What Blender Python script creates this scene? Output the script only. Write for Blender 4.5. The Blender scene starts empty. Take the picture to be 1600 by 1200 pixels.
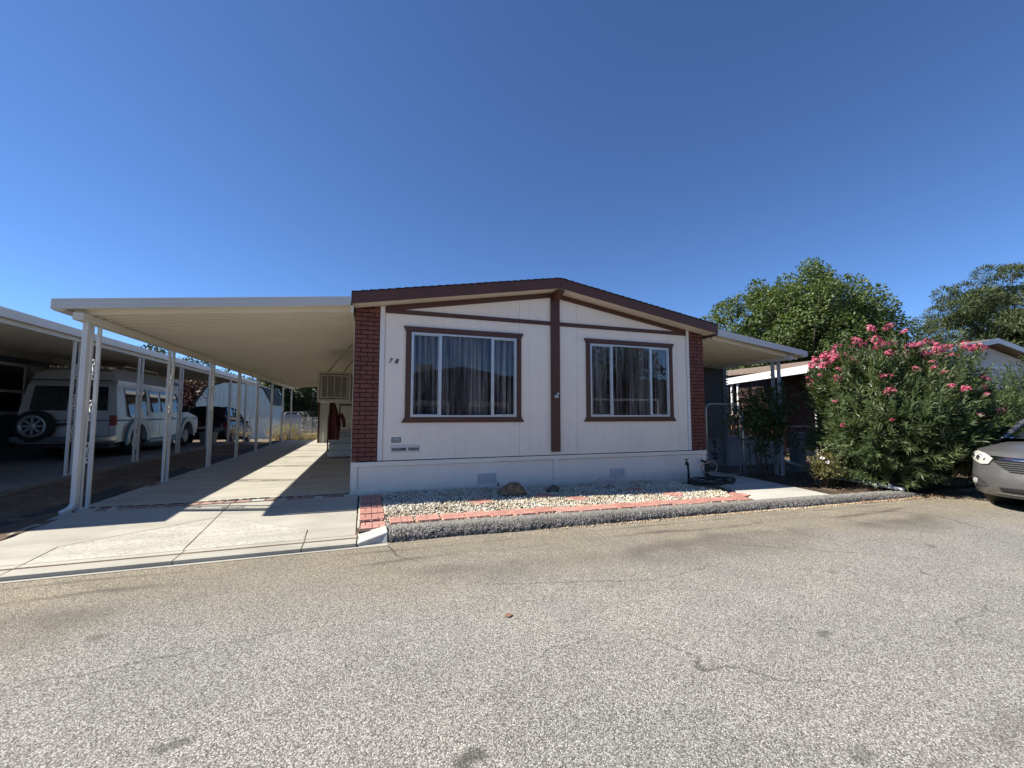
import bpy, bmesh, math, random
import numpy as np
from mathutils import Vector, Matrix
random.seed(7); RNG = np.random.default_rng(11)
SC = bpy.context.scene
COL = SC.collection
PI = math.pi

# ------------------------------------------------------------------ mesh builder
class MB:
    def __init__(s): s.v = []; s.f = []; s.m = []
    def add(s, vs, fs, m=0):
        b = len(s.v); s.v.extend([tuple(map(float, p)) for p in vs])
        s.f.extend([tuple(b + i for i in q) for q in fs]); s.m.extend([m] * len(fs)); return s
    def box(s, x0, x1, y0, y1, z0, z1, m=0):
        vs = [(x0,y0,z0),(x1,y0,z0),(x1,y1,z0),(x0,y1,z0),(x0,y0,z1),(x1,y0,z1),(x1,y1,z1),(x0,y1,z1)]
        return s.add(vs, [(0,3,2,1),(4,5,6,7),(0,1,5,4),(1,2,6,5),(2,3,7,6),(3,0,4,7)], m)
    def hexa(s, vs, m=0):      # 4 bottom (ccw), 4 top
        return s.add(vs, [(0,3,2,1),(4,5,6,7),(0,1,5,4),(1,2,6,5),(2,3,7,6),(3,0,4,7)], m)
    def bar(s, p, q, w, h, up=(0,0,1), m=0):
        p = Vector(p); q = Vector(q); d = (q-p).normalized(); u = Vector(up)
        r = d.cross(u)
        if r.length < 1e-5: r = d.cross(Vector((0,1,0)))
        r.normalize(); u = r.cross(d).normalized(); r = r*w/2; u = u*h/2
        return s.hexa([p-r-u, p+r-u, q+r-u, q-r-u, p-r+u, p+r+u, q+r+u, q-r+u], m)
    def prism(s, poly, fn, a, b, m=0):   # poly: 2-d ccw list, fn(u,v,t) -> xyz
        n = len(poly)
        vs = [fn(u,v,a) for u,v in poly] + [fn(u,v,b) for u,v in poly]
        fs = [tuple(range(n))[::-1], tuple(range(n, 2*n))] + [(i,(i+1)%n,n+(i+1)%n,n+i) for i in range(n)]
        return s.add(vs, fs, m)
    def tube(s, pts, r, n=6, m=0, cap=True):
        pts = [Vector(p) for p in pts]; k = len(pts)
        rs = r if isinstance(r, (list, tuple)) else [r]*k
        t0 = (pts[1]-pts[0]).normalized()
        u = t0.cross(Vector((0,0,1)))
        if u.length < 1e-3: u = t0.cross(Vector((1,0,0)))
        u.normalize(); vs = []
        for i in range(k):
            t = (pts[min(i+1,k-1)]-pts[max(i-1,0)]).normalized()
            u = (u - t*u.dot(t))
            if u.length < 1e-6: u = t.orthogonal()
            u.normalize(); w = t.cross(u)
            for j in range(n):
                a = 2*PI*j/n; vs.append(pts[i] + (u*math.cos(a)+w*math.sin(a))*rs[i])
        fs = [(i*n+j, i*n+(j+1)%n, (i+1)*n+(j+1)%n, (i+1)*n+j) for i in range(k-1) for j in range(n)]
        if cap: fs += [tuple(range(n))[::-1], tuple(range((k-1)*n, k*n))]
        return s.add(vs, fs, m)
    def cyl(s, p, q, r0, r1=None, n=16, m=0): return s.tube([p, q], [r0, r0 if r1 is None else r1], n, m)
    def lathe(s, prof, o, ax, n=24, m=0):  # prof: (radius, height); ax direction
        ax = Vector(ax).normalized(); u = ax.orthogonal().normalized(); w = ax.cross(u); o = Vector(o); k = len(prof)
        vs = [o + ax*h + (u*math.cos(2*PI*j/n)+w*math.sin(2*PI*j/n))*max(r,1e-4) for r,h in prof for j in range(n)]
        fs = [(i*n+j, i*n+(j+1)%n, (i+1)*n+(j+1)%n, (i+1)*n+j) for i in range(k-1) for j in range(n)]
        return s.add(vs, fs, m)
    def grid(s, fn, us, vs_, m=0):
        P = [fn(u,v) for u in us for v in vs_]; k = len(vs_)
        return s.add(P, [(i*k+j,(i+1)*k+j,(i+1)*k+j+1,i*k+j+1) for i in range(len(us)-1) for j in range(k-1)], m)
    def xf(s, M, start=0):
        s.v[start:] = [tuple(M @ Vector(p)) for p in s.v[start:]]; return s
    def build(s, name, mats, parent=None, smooth=False, bevel=0, recalc=True, kind=None):
        me = bpy.data.meshes.new(name); me.from_pydata(s.v, [], s.f)
        mats = mats if isinstance(mats, (list, tuple)) else [mats]
        for mm in mats: me.materials.append(mm)
        if len(mats) > 1: me.polygons.foreach_set('material_index', s.m)
        if recalc:
            bm = bmesh.new(); bm.from_mesh(me); bmesh.ops.recalc_face_normals(bm, faces=bm.faces); bm.to_mesh(me); bm.free()
        if smooth: me.polygons.foreach_set('use_smooth', [True]*len(me.polygons))
        me.update()
        o = bpy.data.objects.new(name, me); COL.objects.link(o)
        attach(o, parent)
        if bevel:
            b = o.modifiers.new('bevel', 'BEVEL'); b.width = bevel; b.segments = 2; b.limit_method = 'ANGLE'; b.angle_limit = math.radians(40)
        if kind: o['kind'] = kind
        return o
def attach(o, parent):
    if parent is None: return
    o.parent = parent
    if parent.parent is None: o.matrix_parent_inverse = Matrix.Translation(-Vector(parent.location))
def autosmooth(o, ang=35):
    me = o.data; me.polygons.foreach_set('use_smooth', [True]*len(me.polygons))
    bm = bmesh.new(); bm.from_mesh(me)
    for e in bm.edges:
        if len(e.link_faces) == 2 and e.calc_face_angle(0) > math.radians(ang): e.smooth = False
    bm.to_mesh(me); bm.free(); return o
def npmesh(name, V, F, mat, parent=None, smooth=False, kind=None):
    me = bpy.data.meshes.new(name); nv = len(V); k = F.shape[1]; nf = len(F)
    me.vertices.add(nv); me.vertices.foreach_set('co', np.ascontiguousarray(V, dtype=np.float32).ravel())
    me.loops.add(nf*k); me.loops.foreach_set('vertex_index', np.ascontiguousarray(F, dtype=np.int32).ravel())
    me.polygons.add(nf); me.polygons.foreach_set('loop_start', np.arange(0, nf*k, k, dtype=np.int32))
    try: me.polygons.foreach_set('loop_total', np.full(nf, k, dtype=np.int32))
    except Exception: pass
    if smooth: me.polygons.foreach_set('use_smooth', np.ones(nf, dtype=bool))
    me.materials.append(mat); me.update(calc_edges=True); me.validate()
    o = bpy.data.objects.new(name, me); COL.objects.link(o); attach(o, parent)
    if kind: o['kind'] = kind
    return o
def tag(o, label=None, cat=None, group=None, kind=None):
    if label: o['label'] = label
    if cat: o['category'] = cat
    if group: o['group'] = group
    if kind: o['kind'] = kind
    return o
def thing(name, label, cat, loc=(0,0,0), group=None):
    o = bpy.data.objects.new(name, None); COL.objects.link(o); o.location = loc; o.empty_display_size = .2
    return tag(o, label, cat, group)
def dup(root, loc=None, rz=None, label=None, group=None):
    r = root.copy(); COL.objects.link(r)
    if loc is not None: r.location = loc
    if rz is not None: r.rotation_euler = (0,0,rz)
    if label: r['label'] = label
    if group: r['group'] = group
    for ch in list(root.children):
        c = ch.copy(); COL.objects.link(c); c.parent = r
        for g in list(ch.children):
            d = g.copy(); COL.objects.link(d); d.parent = c
    return r

# ------------------------------------------------------------------ materials
def nd(nt, t, ins=None, **kw):
    n = nt.nodes.new('ShaderNode'+t)
    for k, v in kw.items(): setattr(n, k, v)
    if ins:
        for k, v in ins.items():
            if hasattr(v, 'is_output') or isinstance(v, bpy.types.NodeSocket): nt.links.new(v, n.inputs[k])
            else: n.inputs[k].default_value = v
    return n
def c4(c): return (c[0], c[1], c[2], 1) if len(c) == 3 else tuple(c)
def newmat(name):
    m = bpy.data.materials.new(name); m.use_nodes = True; nt = m.node_tree
    return m, nt, nt.nodes['Principled BSDF']
def pos(nt): return nd(nt, 'NewGeometry').outputs['Position']
def noise(nt, vec, scale, detail=4, rough=.55):
    return nd(nt, 'TexNoise', {'Vector': vec, 'Scale': scale, 'Detail': detail, 'Roughness': rough}).outputs['Fac']
def ramp(nt, fac, stops, interp='LINEAR'):
    r = nd(nt, 'ValToRGB', {'Fac': fac}); e = r.color_ramp.elements; r.color_ramp.interpolation = interp
    while len(e) < len(stops): e.new(.5)
    for i, (p, c) in enumerate(stops): e[i].position = p; e[i].color = c4(c)
    return r.outputs['Color']
def mixc(nt, fac, a, b, mode='MIX'):
    n = nt.nodes.new('ShaderNodeMix'); n.data_type = 'RGBA'; n.blend_type = mode; n.clamp_factor = True
    for i, v in ((0, fac), (6, a), (7, b)):
        if isinstance(v, bpy.types.NodeSocket): nt.links.new(v, n.inputs[i])
        else: n.inputs[i].default_value = v if i == 0 else c4(v)
    return n.outputs[2]
def mth(nt, op, a, b=0., c=None):
    n = nt.nodes.new('ShaderNodeMath'); n.operation = op
    for i, v in enumerate((a, b, c)):
        if v is None: continue
        if isinstance(v, bpy.types.NodeSocket): nt.links.new(v, n.inputs[i])
        else: n.inputs[i].default_value = v
    return n.outputs[0]
def sstep(nt, x, lo, hi):
    n = nt.nodes.new('ShaderNodeMapRange'); n.interpolation_type = 'SMOOTHSTEP'
    nt.links.new(x, n.inputs[0]); n.inputs[1].default_value = lo; n.inputs[2].default_value = hi
    return n.outputs[0]
def bump(nt, h, strength, dist, bs):
    b = nd(nt, 'Bump', {'Height': h, 'Strength': strength, 'Distance': dist}); nt.links.new(b.outputs[0], bs.inputs['Normal'])
def pm(name, col, rough=.6, var=.12, scale=4, bmp=0, bscale=60, metal=0, spec=.5, dirt=0, dcol=(.12,.09,.06)):
    m, nt, bs = newmat(name); p = pos(nt)
    f = noise(nt, p, scale, 5)
    a = tuple(x*(1-var) for x in col); b = tuple(min(1, x*(1+var)) for x in col)
    c = ramp(nt, f, [(.3, a), (.7, b)])
    if dirt:
        g = sstep(nt, noise(nt, p, scale*.6+1.3, 6, .65), .52, .75)
        c = mixc(nt, mth(nt, 'MULTIPLY', g, dirt), c, dcol)
    nt.links.new(c, bs.inputs['Base Color'])
    bs.inputs['Roughness'].default_value = rough; bs.inputs['Metallic'].default_value = metal
    bs.inputs['Specular IOR Level'].default_value = spec
    if bmp: bump(nt, noise(nt, p, bscale, 3), bmp, .01, bs)
    return m
def leafmat(name, cols, transl=.3, rough=.45):
    m, nt, bs = newmat(name)
    g = nd(nt, 'NewGeometry'); r = g.outputs['Random Per Island']
    c = ramp(nt, r, [(i/(len(cols)-1), k) for i, k in enumerate(cols)])
    c = mixc(nt, .35, c, ramp(nt, noise(nt, g.outputs['Position'], 1.3, 2), [(.3, tuple(.6*x for x in cols[0])), (.7, tuple(min(1, 1.25*x) for x in cols[-1]))]))
    nt.links.new(c, bs.inputs['Base Color']); bs.inputs['Roughness'].default_value = rough; bs.inputs['Specular IOR Level'].default_value = .35
    tr = nd(nt, 'BsdfTranslucent'); nt.links.new(mixc(nt, 1., c, (1.2,1.25,.5), 'MULTIPLY'), tr.inputs['Color'])
    mx = nd(nt, 'MixShader', {0: transl}); nt.links.new(bs.outputs[0], mx.inputs[1]); nt.links.new(tr.outputs[0], mx.inputs[2])
    nt.links.new(mx.outputs[0], nt.nodes['Material Output'].inputs[0]); return m
def glassmat(name, tint=(.93,.93,.93), ior=1.40, dark=0):
    m, nt, bs = newmat(name); nt.nodes.remove(bs)
    fr = nd(nt, 'Fresnel', {'IOR': ior}); tr = nd(nt, 'BsdfTransparent', {'Color': c4(tint)}); gl = nd(nt, 'BsdfGlossy', {'Roughness': .0, 'Color': (1,1,1,1)})
    w = nd(nt, 'Bump', {'Height': noise(nt, pos(nt), 1.2, 1), 'Strength': .05, 'Distance': .02}); nt.links.new(w.outputs[0], gl.inputs['Normal'])
    mx = nd(nt, 'MixShader', {0: fr.outputs[0]}); nt.links.new(tr.outputs[0], mx.inputs[1]); nt.links.new(gl.outputs[0], mx.inputs[2])
    nt.links.new(mx.outputs[0], nt.nodes['Material Output'].inputs[0]); return m
def darkglass(name, col=(.012,.016,.02)):
    m, nt, bs = newmat(name); nt.links.new(ramp(nt, noise(nt, pos(nt), 2, 2), [(.3, col), (.7, tuple(1.6*x for x in col))]), bs.inputs['Base Color'])
    bs.inputs['Roughness'].default_value = .04; bs.inputs['Specular IOR Level'].default_value = .7; return m
def carpaint(name, col, metal=.0, rough=.3):
    m, nt, bs = newmat(name); p = pos(nt)
    c = ramp(nt, noise(nt, p, 2.5, 5), [(.3, tuple(.86*x for x in col)), (.7, col)])
    c = mixc(nt, mth(nt, 'MULTIPLY', sstep(nt, noise(nt, p, 40, 4), .6, .8), .3), c, (.35,.31,.26))
    nt.links.new(c, bs.inputs['Base Color']); bs.inputs['Metallic'].default_value = metal
    nt.links.new(ramp(nt, noise(nt, p, 9, 4), [(.3, (rough,)*3), (.7, (rough*1.5,)*3)]), bs.inputs['Roughness'])
    bs.inputs['Coat Weight'].default_value = .5; bs.inputs['Coat Roughness'].default_value = .12; return m

M = {}
def weathered(name, col, splash=0):
    m, nt, bs = newmat(name); p = pos(nt); sx = nd(nt, 'SeparateXYZ', {0: p})
    c = ramp(nt, noise(nt, p, 1.4, 5), [(.3, tuple(.95*x for x in col)), (.7, tuple(min(1,1.03*x) for x in col))])
    st = nd(nt, 'Mapping', {'Vector': p, 'Scale': (1, 1, .06)}).outputs[0]
    c = mixc(nt, mth(nt, 'MULTIPLY', sstep(nt, noise(nt, st, 13, 5, .7), .55, .78), .28), c, (.52,.45,.37))
    c = mixc(nt, mth(nt, 'MULTIPLY', sstep(nt, noise(nt, p, 6, 6, .7), .6, .75), .18), c, (.50,.43,.36))
    if splash:
        z = mth(nt, 'ADD', sx.outputs[2], mth(nt, 'MULTIPLY', mth(nt, 'SUBTRACT', noise(nt, p, 5, 5, .65), .5), .25))
        c = mixc(nt, mth(nt, 'MULTIPLY', mth(nt, 'SUBTRACT', 1., sstep(nt, z, -.08, .16)), splash), c, (.42,.35,.27))
    nt.links.new(c, bs.inputs['Base Color']); bs.inputs['Roughness'].default_value = .62
    bump(nt, noise(nt, nd(nt, 'Mapping', {'Vector': p, 'Scale': (1, 1, .12)}).outputs[0], 120, 3), .12, .008, bs); return m
M['siding'] = weathered('siding_paint', (.87,.78,.67))
M['skirt'] = weathered('skirting_paint', (.86,.775,.67), .5)
M['whitetrim'] = pm('white_trim_paint', (.74,.71,.67), .55, .03, 3, .05, 90)
M['brown'] = pm('brown_trim_paint', (.082,.032,.018), .5, .14, 3, .15, 120, dirt=.15, dcol=(.10,.05,.04))
M['brownfascia'] = pm('brown_fascia_paint', (.098,.036,.020), .5, .14, 2.5, .15, 100)  # slightly lighter, redder brown of the fascia boards
M['brick'] = pm('dark_red_brick_paint', (.155,.052,.036), .72, .22, 7, .45, 70, dirt=.25, dcol=(.05,.02,.017))
M['mortar'] = pm('dark_mortar', (.016,.005,.004), .9, .2, 20, .3, 90)
M['soffit'] = pm('soffit_paint', (.72,.64,.54), .65, .03, 3)
M['shingle'] = pm('dark_shingle', (.035,.022,.018), .95, .3, 20, .8, 90)
M['alu'] = pm('window_aluminium', (.62,.63,.62), .38, .08, 8, metal=.6)
M['glass'] = glassmat('window_glass')
M['dglass'] = darkglass('dark_car_glass')
M['black'] = pm('black_paint', (.012,.012,.012), .5, .2, 10)
M['rubber'] = pm('tyre_rubber', (.018,.018,.018), .85, .25, 12, .3, 90)
M['steel'] = pm('galvanised_steel', (.36,.37,.38), .42, .12, 14, .05, 80, metal=.7)
M['whitemetal'] = pm('white_enamel_metal', (.60,.595,.56), .42, .05, 3, dirt=.1, dcol=(.4,.36,.3))
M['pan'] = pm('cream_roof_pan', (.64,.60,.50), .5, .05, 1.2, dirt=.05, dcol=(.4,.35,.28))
M['greypost'] = pm('grey_post_metal', (.34,.36,.38), .5, .08, 5)
M['gutter'] = pm('gutter_metal', (.55,.54,.51), .45, .05, 2, dirt=.15, dcol=(.33,.31,.29))
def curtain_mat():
    m, nt, bs = newmat('sheer_curtain_fold_shade'); p = pos(nt)  # fold shade and sheer density put into the colour as upright bands
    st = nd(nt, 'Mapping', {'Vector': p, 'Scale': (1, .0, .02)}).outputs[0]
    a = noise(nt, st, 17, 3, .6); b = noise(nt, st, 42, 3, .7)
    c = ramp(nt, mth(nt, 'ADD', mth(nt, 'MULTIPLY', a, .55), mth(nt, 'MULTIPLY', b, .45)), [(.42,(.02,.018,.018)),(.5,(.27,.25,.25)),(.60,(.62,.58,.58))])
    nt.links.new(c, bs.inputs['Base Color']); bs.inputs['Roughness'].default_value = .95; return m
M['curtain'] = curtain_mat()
M['ventgrey'] = pm('vent_back_grey', (.38,.37,.36), .7, .1, 20)  # grey back panel behind the louvre slats
M['gap'] = pm('gap_shade_line', (.09,.085,.08), .9, .1, 20)
M['room'] = pm('room_dark', (.12,.11,.10), .9)
# ------------------------------------------------------------------ camera, sun, sky
f_px, yaw, pit, rol = 652.3, .3354, .0705, .0012
CAM = Vector((.2126, -7.3658, 1.3167))
fw = Vector((math.sin(yaw)*math.cos(pit), math.cos(yaw)*math.cos(pit), math.sin(pit)))
rt = Vector((math.cos(yaw), -math.sin(yaw), 0)); upv = rt.cross(fw)
r2 = rt*math.cos(rol)+upv*math.sin(rol); u2 = -rt*math.sin(rol)+upv*math.cos(rol)
cd = bpy.data.cameras.new('camera'); cam = bpy.data.objects.new('camera', cd); COL.objects.link(cam)
R = Matrix((r2, u2, -fw)).transposed().to_4x4(); cam.matrix_world = Matrix.Translation(CAM) @ R
cd.sensor_width = 36; cd.lens = f_px/1600*36; cd.clip_start = .05; cd.clip_end = 3000
SC.camera = cam
sdir = Vector((-.985, .258, 1.0)).normalized()
sl = bpy.data.lights.new('sun', 'SUN'); sl.energy = 4.85; sl.angle = math.radians(.53); sl.color = (1, .95, .86)
so = bpy.data.objects.new('sun', sl); COL.objects.link(so); so.rotation_euler = (-sdir).to_track_quat('-Z', 'Y').to_euler(); so.location = (-20, 10, 30)
W = bpy.data.worlds.new('World'); SC.world = W; W.use_nodes = True; wn = W.node_tree
sky = wn.nodes.new('ShaderNodeTexSky'); sky.sky_type = 'NISHITA'; sky.sun_disc = False
sky.sun_elevation = math.asin(sdir.z); sky.sun_rotation = math.atan2(sdir.x, sdir.y)
sky.altitude = 700; sky.air_density = .75; sky.dust_density = 0; sky.ozone_density = 10
wn.links.new(sky.outputs[0], wn.nodes['Background'].inputs[0]); wn.nodes['Background'].inputs[1].default_value = .098
SC.view_settings.view_transform = 'Standard'; SC.view_settings.look = 'None'; SC.view_settings.exposure = .86; SC.view_settings.gamma = 1
SC.render.engine = 'CYCLES'; cy = SC.cycles
cy.use_denoising = True
try: cy.denoiser = 'OPENIMAGEDENOISE'; cy.denoising_prefilter = 'NONE'
except Exception: pass
cy.max_bounces = 8; cy.transparent_max_bounces = 12; cy.diffuse_bounces = 4; cy.glossy_bounces = 4
cy.caustics_reflective = False; cy.caustics_refractive = False

# ------------------------------------------------------------------ ground heights
def zroad(x): return -.105 - .0105*min(9, max(0, x-1))
def zg(x): return -.0157*min(9, max(0, x-1))
KY0, KY1 = -2.485, -2.12          # kerb face and back
# road
CRK = [((7.35,-2.95),(8.0,-3.15),.016,.75),((8.0,-3.15),(8.15,-3.6),.016,.75),((8.15,-3.6),(7.9,-4.1),.018,.7),((6.5,-2.95),(6.7,-3.5),.016,.65),((.47,-2.6),(.55,-2.95),.014,.8),((.55,-2.95),(.75,-3.2),.012,.6),((1.2,-3.9),(2.6,-4.25),.013,.45),((2.6,-4.25),(3.6,-4.1),.012,.4),((-1.6,-4.4),(-.2,-4.2),.012,.4),((4.2,-3.7),(5.6,-4.6),.013,.45)]
def road_mat():
    m, nt, bs = newmat('coarse_asphalt'); p = pos(nt)
    sx = nd(nt, 'SeparateXYZ', {0: p}); X, Y = sx.outputs[0], sx.outputs[1]
    v1 = nd(nt, 'TexVoronoi', {'Vector': p, 'Scale': 152., 'Randomness': 1.}); v2 = nd(nt, 'TexVoronoi', {'Vector': p, 'Scale': 330.})
    r1 = nd(nt, 'SeparateColor', {0: v1.outputs['Color']}).outputs[0]; r2_ = nd(nt, 'SeparateColor', {0: v2.outputs['Color']}).outputs[1]
    st = ramp(nt, r1, [(0, (.125,.113,.096)), (.2, (.225,.208,.180)), (.5, (.365,.343,.303)), (.8, (.50,.475,.425)), (1, (.66,.635,.58))])
    fn = ramp(nt, r2_, [(0, (.58,.58,.58)), (.5, (.96,.96,.96)), (1, (1.30,1.30,1.28))])
    c = mixc(nt, .75, st, fn, 'MULTIPLY')
    edge = sstep(nt, v1.outputs['Distance'], .35, .75)
    c = mixc(nt, mth(nt, 'MULTIPLY', edge, .55), c, (.09,.083,.075))
    n1 = noise(nt, p, .55, 5, .6); n2 = noise(nt, p, 2.6, 5, .6)
    c = mixc(nt, 1., c, ramp(nt, n1, [(.3, (.86,.86,.87)), (.7, (1.07,1.06,1.03))]), 'MULTIPLY')
    c = mixc(nt, 1., c, ramp(nt, n2, [(.3, (.90,.90,.90)), (.7, (1.06,1.06,1.06))]), 'MULTIPLY')
    # sand washed towards the kerb
    yb = mth(nt, 'ADD', Y, mth(nt, 'MULTIPLY', mth(nt, 'SUBTRACT', n1, .5), 2.2))
    sand = sstep(nt, yb, -4.6, -2.7); c = mixc(nt, mth(nt, 'MULTIPLY', sand, .8), c, mixc(nt, 1., c, (1.0,.90,.70), 'MULTIPLY'))
    bnd = mth(nt, 'MULTIPLY', sstep(nt, yb, -4.5, -3.4), mth(nt, 'SUBTRACT', 1., sstep(nt, yb, -3.0, -2.6))); c = mixc(nt, mth(nt, 'MULTIPLY', bnd, .2), c, (.17,.15,.115))
    # dark damp-looking streaks in the gutter line
    for (y0, wdt, amp, sc, k) in ((-3.05, .045, .35, .45, .75), (-3.5, .14, .6, .3, .55), (-2.74, .03, .12, .6, .6), (-3.8, .22, .7, .25, .35), (-6.3, .06, .9, .5, .35)):
        wob = mth(nt, 'MULTIPLY', mth(nt, 'SUBTRACT', noise(nt, nd(nt, 'CombineXYZ', {0: X, 1: y0}).outputs[0], sc, 3), .5), amp*2)
        d = mth(nt, 'ABSOLUTE', mth(nt, 'SUBTRACT', mth(nt, 'SUBTRACT', Y, y0), wob))
        d = mth(nt, 'ADD', d, mth(nt, 'MULTIPLY', mth(nt, 'SUBTRACT', n2, .5), wdt*2.5))
        s_ = mth(nt, 'MULTIPLY', mth(nt, 'SUBTRACT', 1., sstep(nt, d, 0, wdt*1.8)), sstep(nt, noise(nt, p, .35, 2), .42, .6))
        c = mixc(nt, mth(nt, 'MULTIPLY', s_, k), c, (.10,.088,.07))
    def seg(a, b, w, k, col=(.05,.045,.04)):
        nonlocal c
        A = Vector((a[0],a[1],0)); D = Vector((b[0]-a[0], b[1]-a[1], 0)); L2 = D.length_squared
        q = nd(nt, 'VectorMath', {0: nd(nt, 'CombineXYZ', {0: mth(nt,'ADD',X,wx), 1: mth(nt,'ADD',Y,wy)}).outputs[0], 1: tuple(A)}, operation='SUBTRACT').outputs[0]
        t = nd(nt, 'Math', {0: nd(nt, 'VectorMath', {0: q, 1: tuple(D/L2)}, operation='DOT_PRODUCT').outputs['Value'], 1: 0.}, operation='ADD', use_clamp=True).outputs[0]
        pr = nd(nt, 'VectorMath', {0: tuple(D), 'Scale': t}, operation='SCALE').outputs[0]
        d = nd(nt, 'VectorMath', {0: q, 1: pr}, operation='DISTANCE').outputs['Value']
        c = mixc(nt, mth(nt, 'MULTIPLY', mth(nt, 'SUBTRACT', 1., sstep(nt, d, w*.3, w)), k), c, col)
    wv = nd(nt, 'SeparateColor', {0: nd(nt, 'TexNoise', {'Vector': p, 'Scale': 3.5, 'Detail': 6., 'Roughness': .7}).outputs['Color']})
    wx = mth(nt, 'MULTIPLY', mth(nt, 'SUBTRACT', wv.outputs[0], .5), .16); wy = mth(nt, 'MULTIPLY', mth(nt, 'SUBTRACT', wv.outputs[1], .5), .16)
    for a, b, w, k in CRK: seg(a, b, w, k)
    for (x0, y0, r0, k) in ((.62,-5.6,.06,.7),(3.05,-5.35,.05,.55),(-.55,-5.1,.05,.5),(4.3,-4.6,.06,.35),(-1.4,-3.9,.06,.4),(6.2,-4.4,.06,.5),(2.2,-6.1,.06,.4)): seg((x0,y0), (x0+.06,y0+.02), r0, k, (.06,.055,.048))
    # hairline cracks
    wp = nd(nt, 'VectorMath', {0: p, 1: nd(nt, 'TexNoise', {'Vector': p, 'Scale': 1.6, 'Detail': 5.}).outputs['Color']}, operation='ADD').outputs[0]
    vc = nd(nt, 'TexVoronoi', {'Vector': wp, 'Scale': .28}, feature='DISTANCE_TO_EDGE').outputs['Distance']
    cr = mth(nt, 'MULTIPLY', mth(nt, 'SUBTRACT', 1., sstep(nt, vc, .0, .0045)), sstep(nt, noise(nt, p, .5, 2), .50, .62))
    c = mixc(nt, mth(nt, 'MULTIPLY', cr, .6), c, (.05,.045,.04))
    nt.links.new(c, bs.inputs['Base Color']); bs.inputs['Roughness'].default_value = .85; bs.inputs['Specular IOR Level'].default_value = .25
    h = mth(nt, 'SUBTRACT', mth(nt, 'MULTIPLY', r1, .5), v1.outputs['Distance']); bump(nt, h, .7, .004, bs); return m
M['road'] = road_mat()
xs = [-60,-20,-6,-3,0,1,2,3,4,5,6,7,8,9,10,14,30,80]
MB().grid(lambda x,y: (x, y, zroad(x)), xs, [-12.6, -10,-8,-6,-4,-2.3]).build('road', M['road'], kind='structure')
def earth_mat(name, a, b, c3):
    m, nt, bs = newmat(name); p = pos(nt)
    c = ramp(nt, noise(nt, p, 1.7, 6, .65), [(.3, a), (.55, b), (.75, c3)])
    c = mixc(nt, 1., c, ramp(nt, noise(nt, p, 28, 4, .7), [(.25, (.55,.55,.55)), (.75, (1.3,1.3,1.3))]), 'MULTIPLY')
    nt.links.new(c, bs.inputs['Base Color']); bs.inputs['Roughness'].default_value = .95; bs.inputs['Specular IOR Level'].default_value = .15
    bump(nt, noise(nt, p, 22, 6, .7), .8, .05, bs); return m
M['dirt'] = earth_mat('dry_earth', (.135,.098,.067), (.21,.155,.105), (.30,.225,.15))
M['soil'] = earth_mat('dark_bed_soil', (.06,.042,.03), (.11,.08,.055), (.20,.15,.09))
# terrain behind and beside everything, dropping a little to the back
def gz(x, y):
    a = -.06 + (zg(x) if x > 1 else 0)
    t = min(1, max(0, (y-(13 if x < -4 else 16.2))/3.5)); return a - .36*t
MB().grid(lambda x,y: (x, y, gz(x,y)), [-900,-120,-40,-20,-12,-9,-7,-5.2,-4.2,-4.1,-3.4,-2,0,1,3,5,7,8,9,10,12,16,24,40,120,900], [-2.35,-1,0,2,6,10,13,14,15,16.1,16.4,17,18,19.6,24,34,60,150,900]).build('ground', M['dirt'], kind='structure')
MB().grid(lambda x,y: (x, y, -.16), [-900,-60,-10,10,60,900], [-900,-60,-20,-12.5]).build('ground', M['dirt'], kind='structure')
# dirt strip between the two carports: rumpled
def dz(x,y):
    return -.035 + .035*math.sin(x*3.1+y*1.3)*math.sin(y*.9+x) + random.uniform(-.012,.012) + (.10*max(0, (-3.9-x))/1.1 if y < 13 else 0)
MB().grid(lambda x,y: (x, y, dz(x,y)), list(np.linspace(-5.06,-3.4,18)), list(np.linspace(-2.2,13,120))).build('ground', M['dirt'], smooth=True, kind='structure')

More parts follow.
